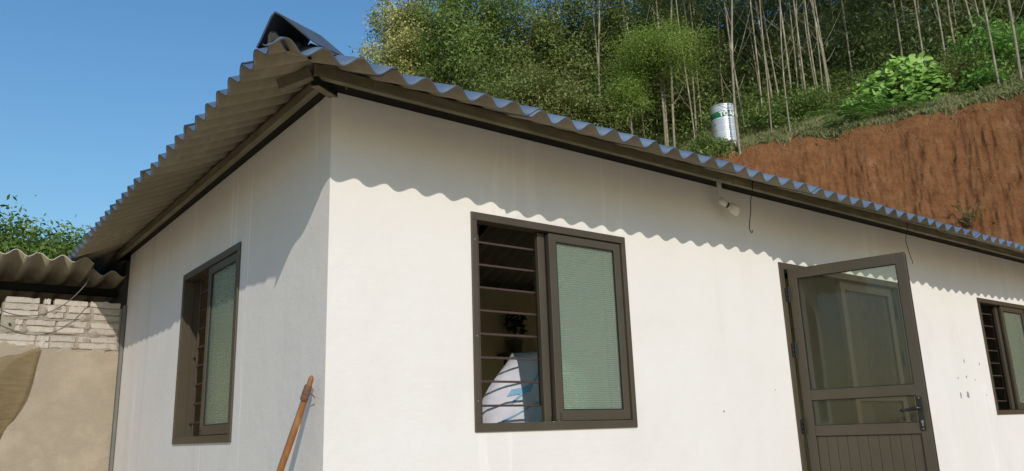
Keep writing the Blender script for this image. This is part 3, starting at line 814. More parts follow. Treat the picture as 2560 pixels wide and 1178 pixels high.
def wire(name, pts, rad, label, m='wire_black', cat='wire'):
    P = [Vector(p) for p in pts]; out = []
    for i in range(len(P)-1):
        a = P[max(i-1, 0)]; b_ = P[i]; c = P[i+1]; d = P[min(i+2, len(P)-1)]
        for k in range(6):
            t = k/6
            out.append(0.5*((2*b_)+(c-a)*t+(2*a-5*b_+4*c-d)*t*t+(3*b_-a-3*c+d)*t**3))
    out.append(P[-1])
    o = MB().tube(out, rad, 6).build(name, m, None, smooth=True)
    tag(o, label, cat); return o
wire('hanging_wire', [(3.285, -0.189, 2.77), (3.27, -0.191, 2.71), (3.262, -0.17, 2.62), (3.257, -0.165, 2.55), (3.226, -0.165, 2.45), (3.216, -0.165, 2.40), (3.226, -0.165, 2.376), (3.242, -0.165, 2.372), (3.250, -0.165, 2.392)], 0.0035,
     'black hooked wire hanging from the eave beside the bulb lamp')
wire('hanging_wire', [(5.60, -0.189, 2.78), (5.60, -0.19, 2.70), (5.585, -0.165, 2.62), (5.60, -0.165, 2.52), (5.63, -0.165, 2.44), (5.65, -0.165, 2.405), (5.64, -0.165, 2.39)], 0.003,
     'thin wire hanging from the eave above the open door')

# leaning bamboo-coloured pole near the corner
pole = empty('wooden_pole', (-0.42, 0.62, -0.52)); tag(pole, 'orange-brown wooden pole with taped top leaning by the house corner', 'pole')
pa = Vector((-0.42, 0.62, -0.52)); pb = Vector((-0.045, 0.062, 1.285)); dv = pb-pa
pts = [dv*t + Vector((0.006*math.sin(t*9), 0.004*math.cos(t*7), 0)) for t in np.linspace(0, 1, 14)]
rad = [0.0165+0.0010*math.sin(i*1.9) for i in range(14)]; rad[-1] = 0.013; pts.append(dv*1.006); rad.append(0.006)
MB().tube(pts, rad, 14).build('shaft', 'bamboo', pole, smooth=True)
tb = MB(); ts = np.linspace(0.945, 0.982, 7)
tb.tube([dv*t for t in ts], [0.0185, 0.0195, 0.0182, 0.0198, 0.0185, 0.0192, 0.0178], 14)
tb.build('tape_wrap', 'tape', pole)
d_ = dv.normalized()
MB().tube([dv*0.962+Vector((0.018, -0.012, 0)), dv*0.958+Vector((0.034, -0.016, -0.006)), dv*0.956+Vector((0.040, -0.02, -0.012))], 0.003, 6).build('tape_tail', 'tape', pole)

# ================================================================== SHED
shed = empty('shed', (0, 0, 0)); tag(shed, 'grey block shed with corrugated lean-to roof against the side of the house', 'shed')
YW = 4.385
MB().box(-0.965, -0.032, YW+0.014, YW+0.115, -0.5, 2.235).build('block_wall', 'mortar', shed)
bw = shed.children[-1]
# rendered lower part, ragged upper edge
n = 46; vs = []; zt = []
for i in range(n+1):
    x = -0.975+(0.943)*i/n
    zt.append(1.845+0.016*math.sin(i*0.55)+random.uniform(-.012, .012)+(0.03 if i < 14 else 0))
    vs += [(x, YW-0.008, -0.5), (x, YW-0.008, zt[-1]-0.02), (x, YW+0.001, zt[-1]), (x, YW+0.02, zt[-1]+0.003)]
fs = []
for i in range(n):
    for k in range(3): fs.append((i*4+k, (i+1)*4+k, (i+1)*4+k+1, i*4+k+1))
MB().add(vs, fs).build('render_coat', 'render_coat', bw)
def brick_mesh(L, H, D, seed):
    rnd = random.Random(seed)
    bm = bmesh.new(); bmesh.ops.create_cube(bm, size=1.0)
    bmesh.ops.subdivide_edges(bm, edges=[e for e in bm.edges if abs((e.verts[0].co-e.verts[1].co).x) > 0.5], cuts=5, use_grid_fill=True)
    bm.normal_update()
    for v in bm.verts:
        v.co = Vector((v.co.x*L, v.co.y*D, v.co.z*H)) + Vector((rnd.uniform(-.004, .004), rnd.uniform(-.003, .003), rnd.uniform(-.0035, .0035)))
    bmesh.ops.bevel(bm, geom=[e for e in bm.edges if e.calc_face_angle(0) > 0.8], offset=0.005, segments=1, affect='EDGES')
    me = bpy.data.meshes.new('brick'); bm.to_mesh(me); bm.free(); me.materials.append(MATS['block']); return me
bz = 1.852
hs = [0.054, 0.052, 0.050, 0.052, 0.050, 0.056, 0.053]
gap = [0.004, 0.028, 0.004, 0.022, 0.004, 0.005, 0.0]
k = 0
layouts = [[(-0.965, .27), (-0.69, .10), (-0.585, .19), (-0.36, .32)], [(-0.965, .27), (-0.69, .10), (-0.585, .20), (-0.365, .325)],
           [(-0.86, .06), (-0.77, .21), (-0.545, .22), (-0.29, .25)], [(-0.86, .06), (-0.78, .225), (-0.545, .24), (-0.28, .24)],
           [(-0.955, .26), (-0.63, .13), (-0.48, .16), (-0.26, .22)], [(-0.955, .26), (-0.66, .18), (-0.47, .18), (-0.27, .23)],
           [(-0.95, .26), (-0.66, .055), (-0.585, .27), (-0.30, .26)]]
for h, g_, lay in zip(hs, gap, layouts):
    for (x, L) in lay:
        L2 = L-0.006
        o = link('brick', brick_mesh(L2, h-0.003, 0.10, k), bw); k += 1
        o.location = (x+L/2, YW+0.054+random.uniform(-.003, .003), bz+h/2+random.uniform(-.002, .002))
        o.rotation_euler = (random.uniform(-.02, .02), random.uniform(-.008, .008), random.uniform(-.012, .012))
    bz += h+g_
# smears of mortar over the joints
def blob(cx, cz, rx, rz, seed):
    rnd = random.Random(seed); vs = [(cx, YW-0.002, cz)]; n = 14
    for ring, (s_, yy) in enumerate(((0.6, -0.001), (1.0, 0.010))):
        for q in range(n):
            a = 2*math.pi*q/n; r = s_*rnd.uniform(0.72, 1.15)
            vs.append((cx+rx*r*math.cos(a), YW+yy, cz+rz*r*math.sin(a)))
    fs = [(0, 1+(q+1) % n, 1+q) for q in range(n)]
    fs += [(1+q, 1+(q+1) % n, 1+n+(q+1) % n, 1+n+q) for q in range(n)]
    MB().add(vs, fs).build('mortar_smear', 'mortar', bw, smooth=True)
for i, q in enumerate([(-.905, 2.02, .055, .06), (-.655, 2.17, .03, .045), (-.80, 2.10, .10, .012), (-.55, 2.21, .045, .03), (-.33, 2.13, .05, .03), (-.30, 2.05, .035, .03), (-.55, 2.10, .10, .012),
                       (-.50, 1.985, .15, .010), (-.30, 1.93, .05, .03), (-.24, 1.99, .04, .045), (-.44, 2.06, .05, .014), (-.15, 1.86, .08, .02), (-.40, 1.865, .09, .012), (-.78, 1.86, .08, .016), (-.79, 2.0, .04, .03), (-.58, 2.17, .03, .02), (-.12, 1.99, .05, .012)]):
    blob(*q, i)
for i in range(9):   # broken left end
    o = link('brick', brick_mesh(0.05, 0.05, 0.09, 90+i), bw); o.location = (-0.985+random.uniform(-.012, .012), YW+0.06, 1.62+i*0.067)
    o.rotation_euler = (random.uniform(-.3, .3), random.uniform(-.3, .3), random.uniform(-.4, .4))
MB().box(-0.030, -0.006, YW-0.055, YW+0.02, -0.5, 2.262).build('steel_post', 'grey_post', shed, bevel=0.003)
# roof of the shed
mat('sheet_rim_pale', (0.52, 0.47, 0.38), (0.42, 0.38, 0.31), 30.0, 0.9)
def shed_sheet(x_right, nw, y_edge, z_mid, slope, L, phase):
    me = sheet_mesh('roof_sheet', nw, L, phase, rim='sheet_rim_pale', lift1=0.0)
    o = link('roof_sheet', me, shed)
    a = math.atan(slope)
    u = Vector((1, 0, 0)); v = Vector((0, math.cos(a), math.sin(a))); n_ = u.cross(v)
    m = Matrix.Identity(4)
    for k in range(3): m[k][0] = u[k]; m[k][1] = v[k]; m[k][2] = n_[k]; m[k][3] = (x_right-nw*PIT, y_edge, z_mid)[k]
    o.matrix_local = m
    return o
c_x = -0.937    # a crest
x_l = -0.52-5.4*PIT
shed_sheet(-0.345, 3.05, 4.135, 2.607, -0.13, 1.7, ((-0.345-3.05*PIT)-c_x)/PIT)
shed_sheet(-0.345-2.55*PIT, 5.4, 4.115, 2.617, -0.13, 1.7, ((-0.345-2.55*PIT-5.4*PIT)-c_x)/PIT)
shed_sheet(-0.345-7.6*PIT, 5.4, 4.13, 2.628, -0.13, 1.7, ((-0.345-13*PIT)-c_x)/PIT)
shed_sheet(-0.02, 1.9, 4.43, 2.565, -0.13, 1.4, ((-0.02-1.9*PIT)+0.13)/PIT)
MB().box(-2.6, -0.02, 4.74, 4.80, 2.405, 2.475).build('purlin', 'black_steel', shed, bevel=0.003)
MB().box(-2.6, -0.02, 5.62, 5.68, 2.30, 2.36).build('purlin', 'black_steel', shed)
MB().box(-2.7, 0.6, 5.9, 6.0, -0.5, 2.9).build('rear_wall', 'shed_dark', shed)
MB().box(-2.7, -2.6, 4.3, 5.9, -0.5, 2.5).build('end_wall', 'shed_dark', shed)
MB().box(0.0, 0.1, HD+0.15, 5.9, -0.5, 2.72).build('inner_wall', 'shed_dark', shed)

wire('cable', [(-0.335, 4.20, 2.60), (-0.345, 4.20, 2.52), (-0.385, 4.19, 2.40), (-0.50, 4.18, 2.245), (-0.61, 4.18, 2.155), (-0.72, 4.18, 2.105), (-0.86, 4.18, 2.095), (-0.98, 4.18, 2.125), (-1.06, 4.18, 2.165), (-1.3, 4.18, 2.32)], 0.0045,
     'grey cable drooping in front of the bare blocks of the shed', 'rubber_cable', 'cable')
MB().tube([(-0.90, YW-0.02, 2.045), (-0.90, YW+0.01, 2.045)], 0.010, 8).build('nail', 'wire_black', bw)

# tarpaulin hanging at the lower left
tn, tm = 26, 30
tv = []
for j in range(tm+1):
    v = j/tm
    v *= 0.62
    z = 1.852-v*2.0
    xr_ = -0.655-1.41*v*v
    for i in range(tn+1):
        u = i/tn
        x = xr_-u*0.95
        drop = 0.36*u*0.95*(1-v)**2
        yy = 4.345-0.30*u+0.03*math.sin(u*9+v*5)+0.018*math.sin(v*22+u*13)-0.02*v
        tv.append((x, yy, z-drop+0.008*math.sin(u*30)))
tf = [(j*(tn+1)+i, j*(tn+1)+i+1, (j+1)*(tn+1)+i+1, (j+1)*(tn+1)+i) for j in range(tm) for i in range(tn)]
tarp = MB().add(tv, tf).build('tarpaulin', 'tarp_cloth', None, smooth=True)
tag(tarp, 'tan cloth sheet tied to the shed wall and hanging to the left', 'tarp')
sm = tarp.modifiers.new('solid', 'SOLIDIFY'); sm.thickness = 0.0015

# ================================================================== inside the front window
n_a, n_z = 30, 24
def sack_pt(a, z, off=0.0):
    t = z/1.51
    xl = 1.27 if z < 0.95 else 1.27+0.36*((z-0.95)/0.55)**1.7
    xr_ = 2.30 if z < 1.26 else 2.30-0.60*((z-1.26)/0.25)**2
    cx = (xl+xr_)/2; hx = max((xr_-xl)/2, 0.02)
    hy = 0.25*(1-0.55*max(t-0.55, 0)/0.45)
    wob = 1+0.045*math.sin(3*a+5*t)+0.03*math.sin(7*a-9*t)+0.02*math.sin(13*a+20*t)
    ca_, sa_ = math.cos(a), math.sin(a)
    ex = 0.75
    return Vector((cx+(hx*wob+off)*math.copysign(abs(ca_)**ex, ca_), 0.60+(hy*wob+off)*math.copysign(abs(sa_)**ex, sa_), z+0.025*math.sin(a*2+t*3)*t))
sv = []
for j in range(n_z+1):
    z = 0.004+1.495*(j/n_z)**0.85
    for i in range(n_a): sv.append(sack_pt(2*math.pi*i/n_a, z))
sf = [(j*n_a+i, j*n_a+(i+1) % n_a, (j+1)*n_a+(i+1) % n_a, (j+1)*n_a+i) for j in range(n_z) for i in range(n_a)]
sf.append(tuple(n_z*n_a+i for i in range(n_a)))
sack = empty('sack', (0, 0, 0)); tag(sack, 'full white woven sack with blue print standing behind the front window bars', 'sack')
sb_ = MB().add(sv, sf).build('bag', 'sack_white', sack, smooth=True)
def stripe(a0, a1, z0, z1, wd, name='printed_stripe'):
    vs = []; K = 14
    for k in range(K+1):
        t = k/K; a = a0+(a1-a0)*t; z = z0+(z1-z0)*t
        vs += [sack_pt(a, z-wd/2, 0.008), sack_pt(a, z+wd/2, 0.008)]
    MB().add(vs, [(2*k, 2*k+2, 2*k+3, 2*k+1) for k in range(K)]).build(name, 'sack_blue', sack)
stripe(3.9, 4.35, 1.20, 1.40, 0.030); stripe(3.75, 4.2, 1.26, 1.30, 0.045); stripe(3.8, 4.5, 1.07, 1.24, 0.012)

shelf = empty('wall_shelf', (4.5, HD-WT, 1.93)); tag(shelf, 'small dark wall shelf seen through the open half of the front window', 'shelf')
MB().box(-0.34, 0.36, -0.24, -0.002, -0.015, 0.015).build('board', 'shelf_wood', shelf)
for xx in (-0.22, 0.2):
    b = MB(); b.box(xx-0.015, xx+0.015, -0.03, -0.002, -0.36, -0.016); b.obox((xx, -0.03, -0.24), (xx, -0.2, -0.03), 0.02, 0.02)
    b.build('bracket', 'shelf_wood', shelf)

def leaf_arrays(P, L, Wd, rg, droop=0.0, up_bias=0.8, jitter=0.35, dirs=None, out=None):
    n = len(P)
    d = rg.normal(size=(n, 3)) if dirs is None else dirs+rg.normal(size=(n, 3))*0.35
    d[:, 2] -= droop
    d /= np.linalg.norm(d, axis=1, keepdims=True)+1e-9
    nn = rg.normal(size=(n, 3)); nn[:, 2] += up_bias
    if out is not None: nn += out*0.9
    nn /= np.linalg.norm(nn, axis=1, keepdims=True)+1e-9
    d = d-nn*(d*nn).sum(1, keepdims=True)*0.75; d /= np.linalg.norm(d, axis=1, keepdims=True)+1e-9
    s = np.cross(d, nn); s /= np.linalg.norm(s, axis=1, keepdims=True)+1e-9
    l = L*(1+jitter*(rg.random(n)-0.5)*2)[:, None]; w_ = Wd*(1+jitter*(rg.random(n)-0.5)*2)[:, None]
    v0 = P-d*l*0.5; v2 = P+d*l*0.5; m = P+d*l*0.02
    V = np.stack([v0, m+s*w_*0.5, v2, m-s*w_*0.5], 1).reshape(-1, 3)
    F = np.arange(4*n).reshape(n, 4)
    return V, F
def leaf_mesh(name, V, F, m, tint):
    me = np_mesh(name, V, F, m, smooth=False)
    a = me.attributes.new('tint', 'FLOAT', 'FACE'); a.data.foreach_set('value', np.asarray(tint, np.float32))
    return me
def cluster_pts(C, per, rad, rg, flat=0.75):
    n = len(C); P = np.repeat(C, per, 0)+rg.normal(size=(n*per, 3))*rad*np.array([1, 1, flat])*0.6
    ct = np.repeat(rg.random(n), per)
    return P, ct
def ellipsoid(n, radii, rg, power=0.42, lump=0.25):
    d = rg.normal(size=(n, 3)); d /= np.linalg.norm(d, axis=1, keepdims=True)
    az_ = np.arctan2(d[:, 1], d[:, 0])
    lm = 1+lump*np.sin(az_*3+d[:, 2]*4+rg.random()*6)*0.6+lump*np.sin(az_*5-d[:, 2]*7+rg.random()*6)*0.4
    return d*(rg.random(n)**power*lm)[:, None]*np.array(radii)

plant = empty('potted_plant', (4.36, HD-WT-0.13, 1.946)); tag(plant, 'dark leafy pot plant on the wall shelf inside the window', 'plant')
MB().lathe([(0.0, 0.0), (0.06, 0.0), (0.085, 0.16), (0.092, 0.17), (0.08, 0.17), (0.0, 0.15)], 16).build('pot', 'pot', plant)
P = ellipsoid(90, (0.17, 0.12, 0.18), rng)+np.array([0, -0.0, 0.36])
V_, F_ = leaf_arrays(P, 0.10, 0.05, rng)
link('foliage', leaf_mesh('foliage', V_, F_, 'house_plant', rng.random(len(F_))), plant)
MB().tube([(0, 0, 0.14), (0.01, 0, 0.36)], 0.008, 6).build('stem', 'shelf_wood', plant)

board = MB().box(5.86, 6.30, 0.50, 0.53, 0.002, 2.30).build('mottled_board', 'board_brown'); tag(board, 'mottled brown board standing inside, seen through the door glass', 'board')
bvl = board.modifiers.new('bevel', 'BEVEL'); bvl.width = 0.006

# ================================================================== HILL: water tank
tr_, taz = 23.15, 54.22
tx, ty, tz = hill_point(taz, tr_)
tank = empty('water_tank', (tx, ty, tz-0.05)); tag(tank, 'stainless steel water tank with green band and white letters on the hill', 'tank')
tb0 = 9.15-(tz-0.05); TR, THt = 0.39, 1.18
prof = [(0.0, tb0-0.03), (TR*0.9, tb0-0.03), (TR, tb0+0.02)]
ribs = [0.10, 0.16, 0.22, 0.32, 0.38, 0.44, 0.54, 0.60, 0.66, 0.98, 1.03]
zc_ = np.linspace(0.03, THt-0.05, 110)
for z in zc_:
    r0 = TR-0.008*max(math.exp(-((z-q)/0.012)**2) for q in ribs)
    prof.append((r0, tb0+z))
prof += [(TR+0.012, tb0+THt-0.045), (TR+0.012, tb0+THt-0.02), (TR*0.97, tb0+THt), (TR*0.6, tb0+THt+0.035), (0.0, tb0+THt+0.05)]
MB().lathe(prof, 48).build('body', 'tank_steel', tank, smooth=True)
MB().lathe([(0.14, tb0+THt+0.03), (0.14, tb0+THt+0.09), (0.0, tb0+THt+0.10)], 24).build('lid', 'tank_steel', tank, smooth=True)
bz0, bz1 = tb0+0.76, tb0+0.945
MB().lathe([(TR+0.002, bz0), (TR+0.004, bz0+0.002), (TR+0.004, bz1-0.002), (TR+0.002, bz1)], 64).build('band', 'tank_band', tank, smooth=True)
tc_ = bpy.data.curves.new('lettering', 'FONT'); tc_.body = 'TOAN MY'; tc_.size = 0.19; tc_.extrude = 0.0; tc_.offset = 0.010; tc_.resolution_u = 3
tmp = bpy.data.objects.new('tmp', tc_); col.objects.link(tmp)
dg = bpy.context.evaluated_depsgraph_get(); lm = bpy.data.meshes.new_from_object(tmp.evaluated_get(dg))
bpy.data.objects.remove(tmp, do_unlink=True); bpy.data.curves.remove(tc_)
bm = bmesh.new(); bm.from_mesh(lm)
bmesh.ops.triangulate(bm, faces=bm.faces); bmesh.ops.subdivide_edges(bm, edges=[e for e in bm.edges if e.calc_length() > 0.04], cuts=2)
to_cam = math.atan2(CAM.y-ty, CAM.x-tx)
for v in bm.verts:
    a = to_cam-0.30+v.co.x/TR; r0 = TR+0.0065
    v.co = Vector((r0*math.cos(a), r0*math.sin(a), bz0+0.026+v.co.y))
bm.to_mesh(lm); bm.free(); lm.materials.clear(); lm.materials.append(MATS['tank_letter'])
link('lettering', lm, tank)
for (da, z0_, h_) in ((-0.72, 0.53, 0.055), (-0.70, 0.36, 0.03)):
    a = to_cam+da
    MB().obox((TR*math.cos(a), TR*math.sin(a), tb0+z0_), (TR*math.cos(a), TR*math.sin(a), tb0+z0_+h_), 0.02, 0.035, (math.cos(a), math.sin(a), 0)).build('printed_mark', 'tank_mark', tank)
for k in range(4):
    a = to_cam+math.pi/4+k*math.pi/2
    x, y = TR*0.92*math.cos(a), TR*0.92*math.sin(a)
    MB().obox((x, y, -0.35), (x, y, tb0-0.03), 0.03, 0.03, (1, 0, 0)).build('leg', 'white_plastic', tank)
    a2 = a+math.pi/2; x2, y2 = TR*0.92*math.cos(a2), TR*0.92*math.sin(a2)
    MB().obox((x, y, tb0-0.045), (x2, y2, tb0-0.045), 0.03, 0.03).build('rail', 'white_plastic', tank)
pp = [hill_point(q, r) for q, r in ((53.9, 22.95), (53.2, 22.75), (52.7, 22.6), (52.4, 22.5))]
pp = [(x, y, z+0.10) for x, y, z in pp]+[(pp[-1][0], pp[-1][1], pp[-1][2]-0.6)]
wp = MB().tube(pp, 0.03, 8).build('water_pipe', 'white_plastic', None, smooth=True); tag(wp, 'white pipe running down the slope from the water tank', 'pipe')

# ================================================================== HILL: slender trees
def trunk_arr(h, r0, rg, bend=0.25, twigs=5):
    b = MB(); pts = []; rad = []
    ph1, ph2 = rg.random()*6, rg.random()*6
    lx, ly = (rg.random(2)-0.5)*bend*2
    for k in range(19):
        t = k/18
        pts.append((lx*t*t*2+0.06*math.sin(t*9+ph1), ly*t*t*2+0.06*math.sin(t*8+ph2), -0.6+(h+0.6)*t)); rad.append(r0*(1-0.72*t)+0.004)
    b.tube(pts, rad, 7)
    for _ in range(twigs):
        t = 0.18+0.75*rg.random(); i = int(t*17); p = Vector(pts[i]); a = rg.random()*6.28; L = 0.5+1.6*rg.random()
        e_ = p+Vector((math.cos(a)*L*0.6, math.sin(a)*L*0.6, L*0.9))
        mid_ = (p+e_)/2+Vector((0, 0, -0.08))
        b.tube([p, mid_, e_], [rad[i]*0.4, rad[i]*0.28, 0.004], 5)
    return b, pts
trunks = []
for k in range(5):
    h = 11.5+1.2*k*0.7
    b, pts = trunk_arr(h, 0.021+0.008*(k % 3), rng, 0.7, 8)
    me = b.mesh('trunk', 'bark_pale', True)
    # airy crown round the top third
    Cn = []
    for _ in range(46):
        t = 0.52+0.48*rng.random()**0.8; p = pts[int(t*17)]; sp = 0.45+1.25*math.sin(min((t-0.5)*2.1, 1)*math.pi*0.85)
        a = rng.random()*6.28; q = sp*rng.random()**0.5
        Cn.append((p[0]+q*math.cos(a), p[1]+q*math.sin(a), p[2]+rng.normal()*0.25+0.3))
    P, ct = cluster_pts(np.array(Cn), 55, 0.42, rng)
    V_, F_ = leaf_arrays(P, 0.16, 0.045, rng, droop=0.5)
    cme = leaf_mesh('crown', V_, F_, 'leaf_dark', np.clip(0.6*ct+0.4*rng.random(len(F_)), 0, 1))
    trunks.append((me, cme))
def r_from_el(el, az): return (float(crest_z(az))-1-0.6*RC)/(el-0.6)
SL = [(51.83, 22.7), (55.2, 22.55), (55.56, r_from_el(.364, 55)), (57.28, 23.2), (58.69, 23.4), (58.16, r_from_el(.384, 58)), (60.97, r_from_el(.380, 61)), (60.64, r_from_el(.382, 61)),
      (61.76, r_from_el(.385, 62)), (63.53, r_from_el(.418, 63)), (65.14, r_from_el(.425, 65)), (64.62, r_from_el(.427, 65)), (66.16, r_from_el(.431, 66)), (67.93, r_from_el(.410, 68)),
      (71.88, 23.5), (72.95, 23.3), (71.01, r_from_el(.388, 71)), (59.42, r_from_el(.391, 59)), (56.81, r_from_el(.397, 57)), (53.29, r_from_el(.40, 53)), (54.53, r_from_el(.405, 54.5)),
      (68.91, r_from_el(.417, 69)), (45.22, 23.6), (45.5, 24.2), (49.87, 23.8), (50.47, 23.2), (48.24, 24.0), (47.42, 24.6), (42.63, 25.0), (66.6, 27.5), (69.9, 28.5), (62.5, 30.0), (60.0, 28.6), (57.8, 27.2), (54.9, 27.0), (52.6, 25.6), (74.3, 26.0), (42.2, 25.6), (53.0, 27.3)]
rs_ = random.Random(4)
SL += [(rs_.uniform(45, 75), rs_.uniform(24.5, 30)) for _ in range(18)]
SL.sort(key=lambda q: -q[0])
ords = ['first', 'second', 'third', 'fourth', 'fifth', 'sixth', 'seventh', 'eighth', 'ninth', 'tenth', 'eleventh', 'twelfth', 'thirteenth', 'fourteenth', 'fifteenth', 'sixteenth', 'seventeenth', 'eighteenth', 'nineteenth', 'twentieth']
tens = {20: 'twenty', 30: 'thirty', 40: 'forty', 50: 'fifty'}
def ordinal(i):
    if i < 20: return ords[i]
    if (i+1) % 10 == 0: return {30: 'thirtieth', 40: 'fortieth', 50: 'fiftieth', 60: 'sixtieth'}[i+1]
    return tens[(i+1)//10*10]+'-'+ords[(i+1) % 10-1]
for i, (a, r) in enumerate(SL):
    x, y, z = hill_point(a, r)
    t = empty('slender_tree', (x, y, z), random.random()*6.28)
    t.scale = (1, 1, random.uniform(0.9, 1.12))
    lab = f'slender pale-trunked hillside tree, {ordinal(i)} trunk counted from the right'
    if abs(a-55.2) < .01: lab = 'slender pale trunk rising just in front of the steel water tank'
    tag(t, lab, 'tree', 'slender plantation trees on the hill')
    me, cme = trunks[i % 5]
    link('trunk', me, t); link('crown', cme, t)

# broad leafy trees
def broad_tree(name, az_, r_, z_crown, radii, ncl, per, crad, L, Wd, m, label, droop=0.3, power=0.42, group=None, trunk_r=0.11, bark='bark_dark', flowers=0, tint_bias=0.0, seed=0, lump=0.25):
    rg = np.random.default_rng(seed+100)
    x, y = pol(az_, r_); z0 = float(ground_h(r_, az_, False))
    t = empty(name, (x, y, z0)); tag(t, label, 'tree', group)
    zc = z_crown-z0
    ncl = int(ncl*1.3); per = int(per*1.2)
    C_ = ellipsoid(ncl, radii, rg, power, lump)+np.array([0, 0, zc])
    P, ct = cluster_pts(C_, per, crad, rg)
    od = (P-np.array([0, 0, zc]))/np.array(radii); od /= np.linalg.norm(od, axis=1, keepdims=True)+1e-9
    V_, F_ = leaf_arrays(P, L, Wd, rg, droop=droop, out=od)
    link('crown', leaf_mesh('crown', V_, F_, m, np.clip(tint_bias+0.55*ct+0.45*rg.random(len(F_)), 0, 1)), t)
    b = MB(); top = Vector((0.1, 0.05, zc+radii[2]*0.5))
    b.tube([(0, 0, -0.5), (0.08, 0.03, zc*0.4), top], [trunk_r, trunk_r*0.8, 0.02], 8)
    sel = rg.choice(len(C_), min(22, len(C_)), replace=False)
    for k in sel:
        c = Vector(C_[k]); s0 = Vector((0.08, 0.03, max(zc*0.45, c.z-radii[2]*0.7)))
        b.tube([s0, (s0+c)/2+Vector((0, 0, 0.12)), c], [trunk_r*0.35, trunk_r*0.2, 0.008], 5)
    b.build('trunk', bark, t, smooth=True)
    if flowers:
        out = C_[np.argsort(-(C_-np.array([0, 0, zc]))[:, 2]*0.7-np.linalg.norm((C_-np.array([0, 0, zc]))/np.array(radii), axis=1)*1.0)[:flowers]]
        P, ct = cluster_pts(out+np.array([0, 0, 0.12]), 150, 0.34, rg)
        V_, F_ = leaf_arrays(P, 0.085, 0.06, rg)
        link('blossom', leaf_mesh('blossom', V_, F_, 'blossom', np.clip(0.5*ct+0.5*rg.random(len(F_)), 0, 1)), t)
    return t
broad_tree('flowering_tree', 30.3, 25.5, 13.2, (1.55, 1.55, 3.0), 150, 80, 0.42, 0.13, 0.05, 'leaf_olive', 'olive tree in pale yellow blossom, leftmost on the hill above the roof corner', flowers=150, seed=1)
broad_tree('leafy_tree', 34.6, 24.5, 14.2, (1.75, 1.75, 3.1), 210, 85, 0.40, 0.125, 0.05, 'leaf_mid', 'fresh green leafy tree just right of the blossoming tree', seed=2, tint_bias=0.1)
broad_tree('leafy_tree', 38.8, 25.6, 13.8, (1.9, 1.9, 3.3), 200, 80, 0.42, 0.13, 0.05, 'leaf_dark', 'tall dark leafy tree with sky gaps at the top centre', seed=3)
broad_tree('leafy_tree', 36.0, 23.6, 10.6, (1.6, 1.6, 1.7), 130, 80, 0.40, 0.12, 0.045, 'leaf_dark', 'low dark leafy tree close above the roof edge, left of the forked trunks', seed=4)
broad_tree('leafy_tree', 40.6, 23.8, 11.0, (1.5, 1.5, 1.5), 120, 80, 0.40, 0.12, 0.045, 'leaf_olive', 'olive leafy tree close above the roof edge, around the thin bare stems', seed=5)
broad_tree('leafy_tree', 43.0, 25.8, 13.2, (1.7, 1.7, 2.9), 170, 80, 0.42, 0.13, 0.05, 'leaf_dark', 'dark leafy tree behind the forked pale trunk', seed=6)
broad_tree('leafy_tree', 46.6, 26.6, 13.9, (1.8, 1.8, 2.8), 170, 80, 0.42, 0.13, 0.05, 'leaf_olive', 'olive leafy tree rising behind the bright feathery tree', seed=7)
broad_tree('leafy_tree', 45.6, 24.2, 10.8, (1.4, 1.4, 1.4), 110, 80, 0.38, 0.12, 0.045, 'leaf_dark', 'low dark leafy tree at the roof edge, right of the forked trunks', seed=8)
broad_tree('leafy_tree', 50.8, 27.2, 13.4, (1.9, 1.9, 2.8), 160, 80, 0.42, 0.13, 0.05, 'leaf_dark', 'dark leafy tree behind the slender trunks above the water tank', seed=9)
broad_tree('leafy_tree', 33.2, 26.6, 10.2, (1.5, 1.5, 2.0), 110, 80, 0.42, 0.13, 0.05, 'leaf_olive', 'olive leafy tree low behind the roof edge under the blossoming tree', seed=10)
broad_tree('feathery_tree', 49.8, 23.4, 12.45, (1.5, 1.5, 0.80), 190, 130, 0.36, 0.085, 0.022, 'leaf_bright', 'bright yellow-green feathery tree left of the water tank', seed=12, bark='bark_pale', trunk_r=0.05, droop=0.2, lump=0.4, power=0.55)
broad_tree('feathery_tree', 47.3, 23.2, 11.1, (0.55, 0.55, 0.7), 45, 110, 0.30, 0.08, 0.02, 'leaf_bright', 'small light green feathery tree below the bright one', seed=13, bark='bark_pale', trunk_r=0.03, droop=0.2)
# trees behind the shed
broad_tree('garden_tree', 4.8, 17.0, 3.4, (2.1, 2.1, 1.5), 340, 110, 0.38, 0.10, 0.045, 'leaf_left', 'dense bright green tree behind the shed roof at the left', seed=14, droop=0.5)
broad_tree('garden_tree', 8.4, 21.0, 5.2, (1.0, 1.0, 0.75), 70, 70, 0.30, 0.12, 0.05, 'leaf_mid', 'thin-branched tree showing between the shed roof and the house eave', seed=15)
broad_tree('garden_tree', -2.6, 15.5, 4.0, (1.5, 1.5, 1.9), 200, 90, 0.42, 0.13, 0.06, 'leaf_left', 'tall green tree cut by the left edge of the picture', seed=16, droop=0.5)

# ---- bushes on the crest
def bush(name, az_, r_, radii, ncl, per, crad, L, Wd, m, label, seed, droop=0.2, zoff=0.5):
    rg = np.random.default_rng(seed+300)
    x, y, z = hill_point(az_, r_)
    t = empty(name, (x, y, z)); tag(t, label, 'shrub')
    C_ = ellipsoid(ncl, radii, rg, 0.45, 0.3)+np.array([0, 0, radii[2]*zoff]); C_ = C_[C_[:, 2] > -0.3]
    P, ct = cluster_pts(C_, per, crad, rg)
    V_, F_ = leaf_arrays(P, L, Wd, rg, droop=droop, up_bias=0.9)
    link('foliage', leaf_mesh('foliage', V_, F_, m, np.clip(0.55*ct+0.45*rg.random(len(F_)), 0, 1)), t)
    b = MB()
    for k in rg.choice(len(C_), min(14, len(C_)), replace=False):
        c = Vector(C_[k]); b.tube([(c.x*0.15, c.y*0.15, -0.3), c*0.55, c], [0.018, 0.012, 0.004], 5)
    b.build('stems', 'bark_dark', t)
    return t
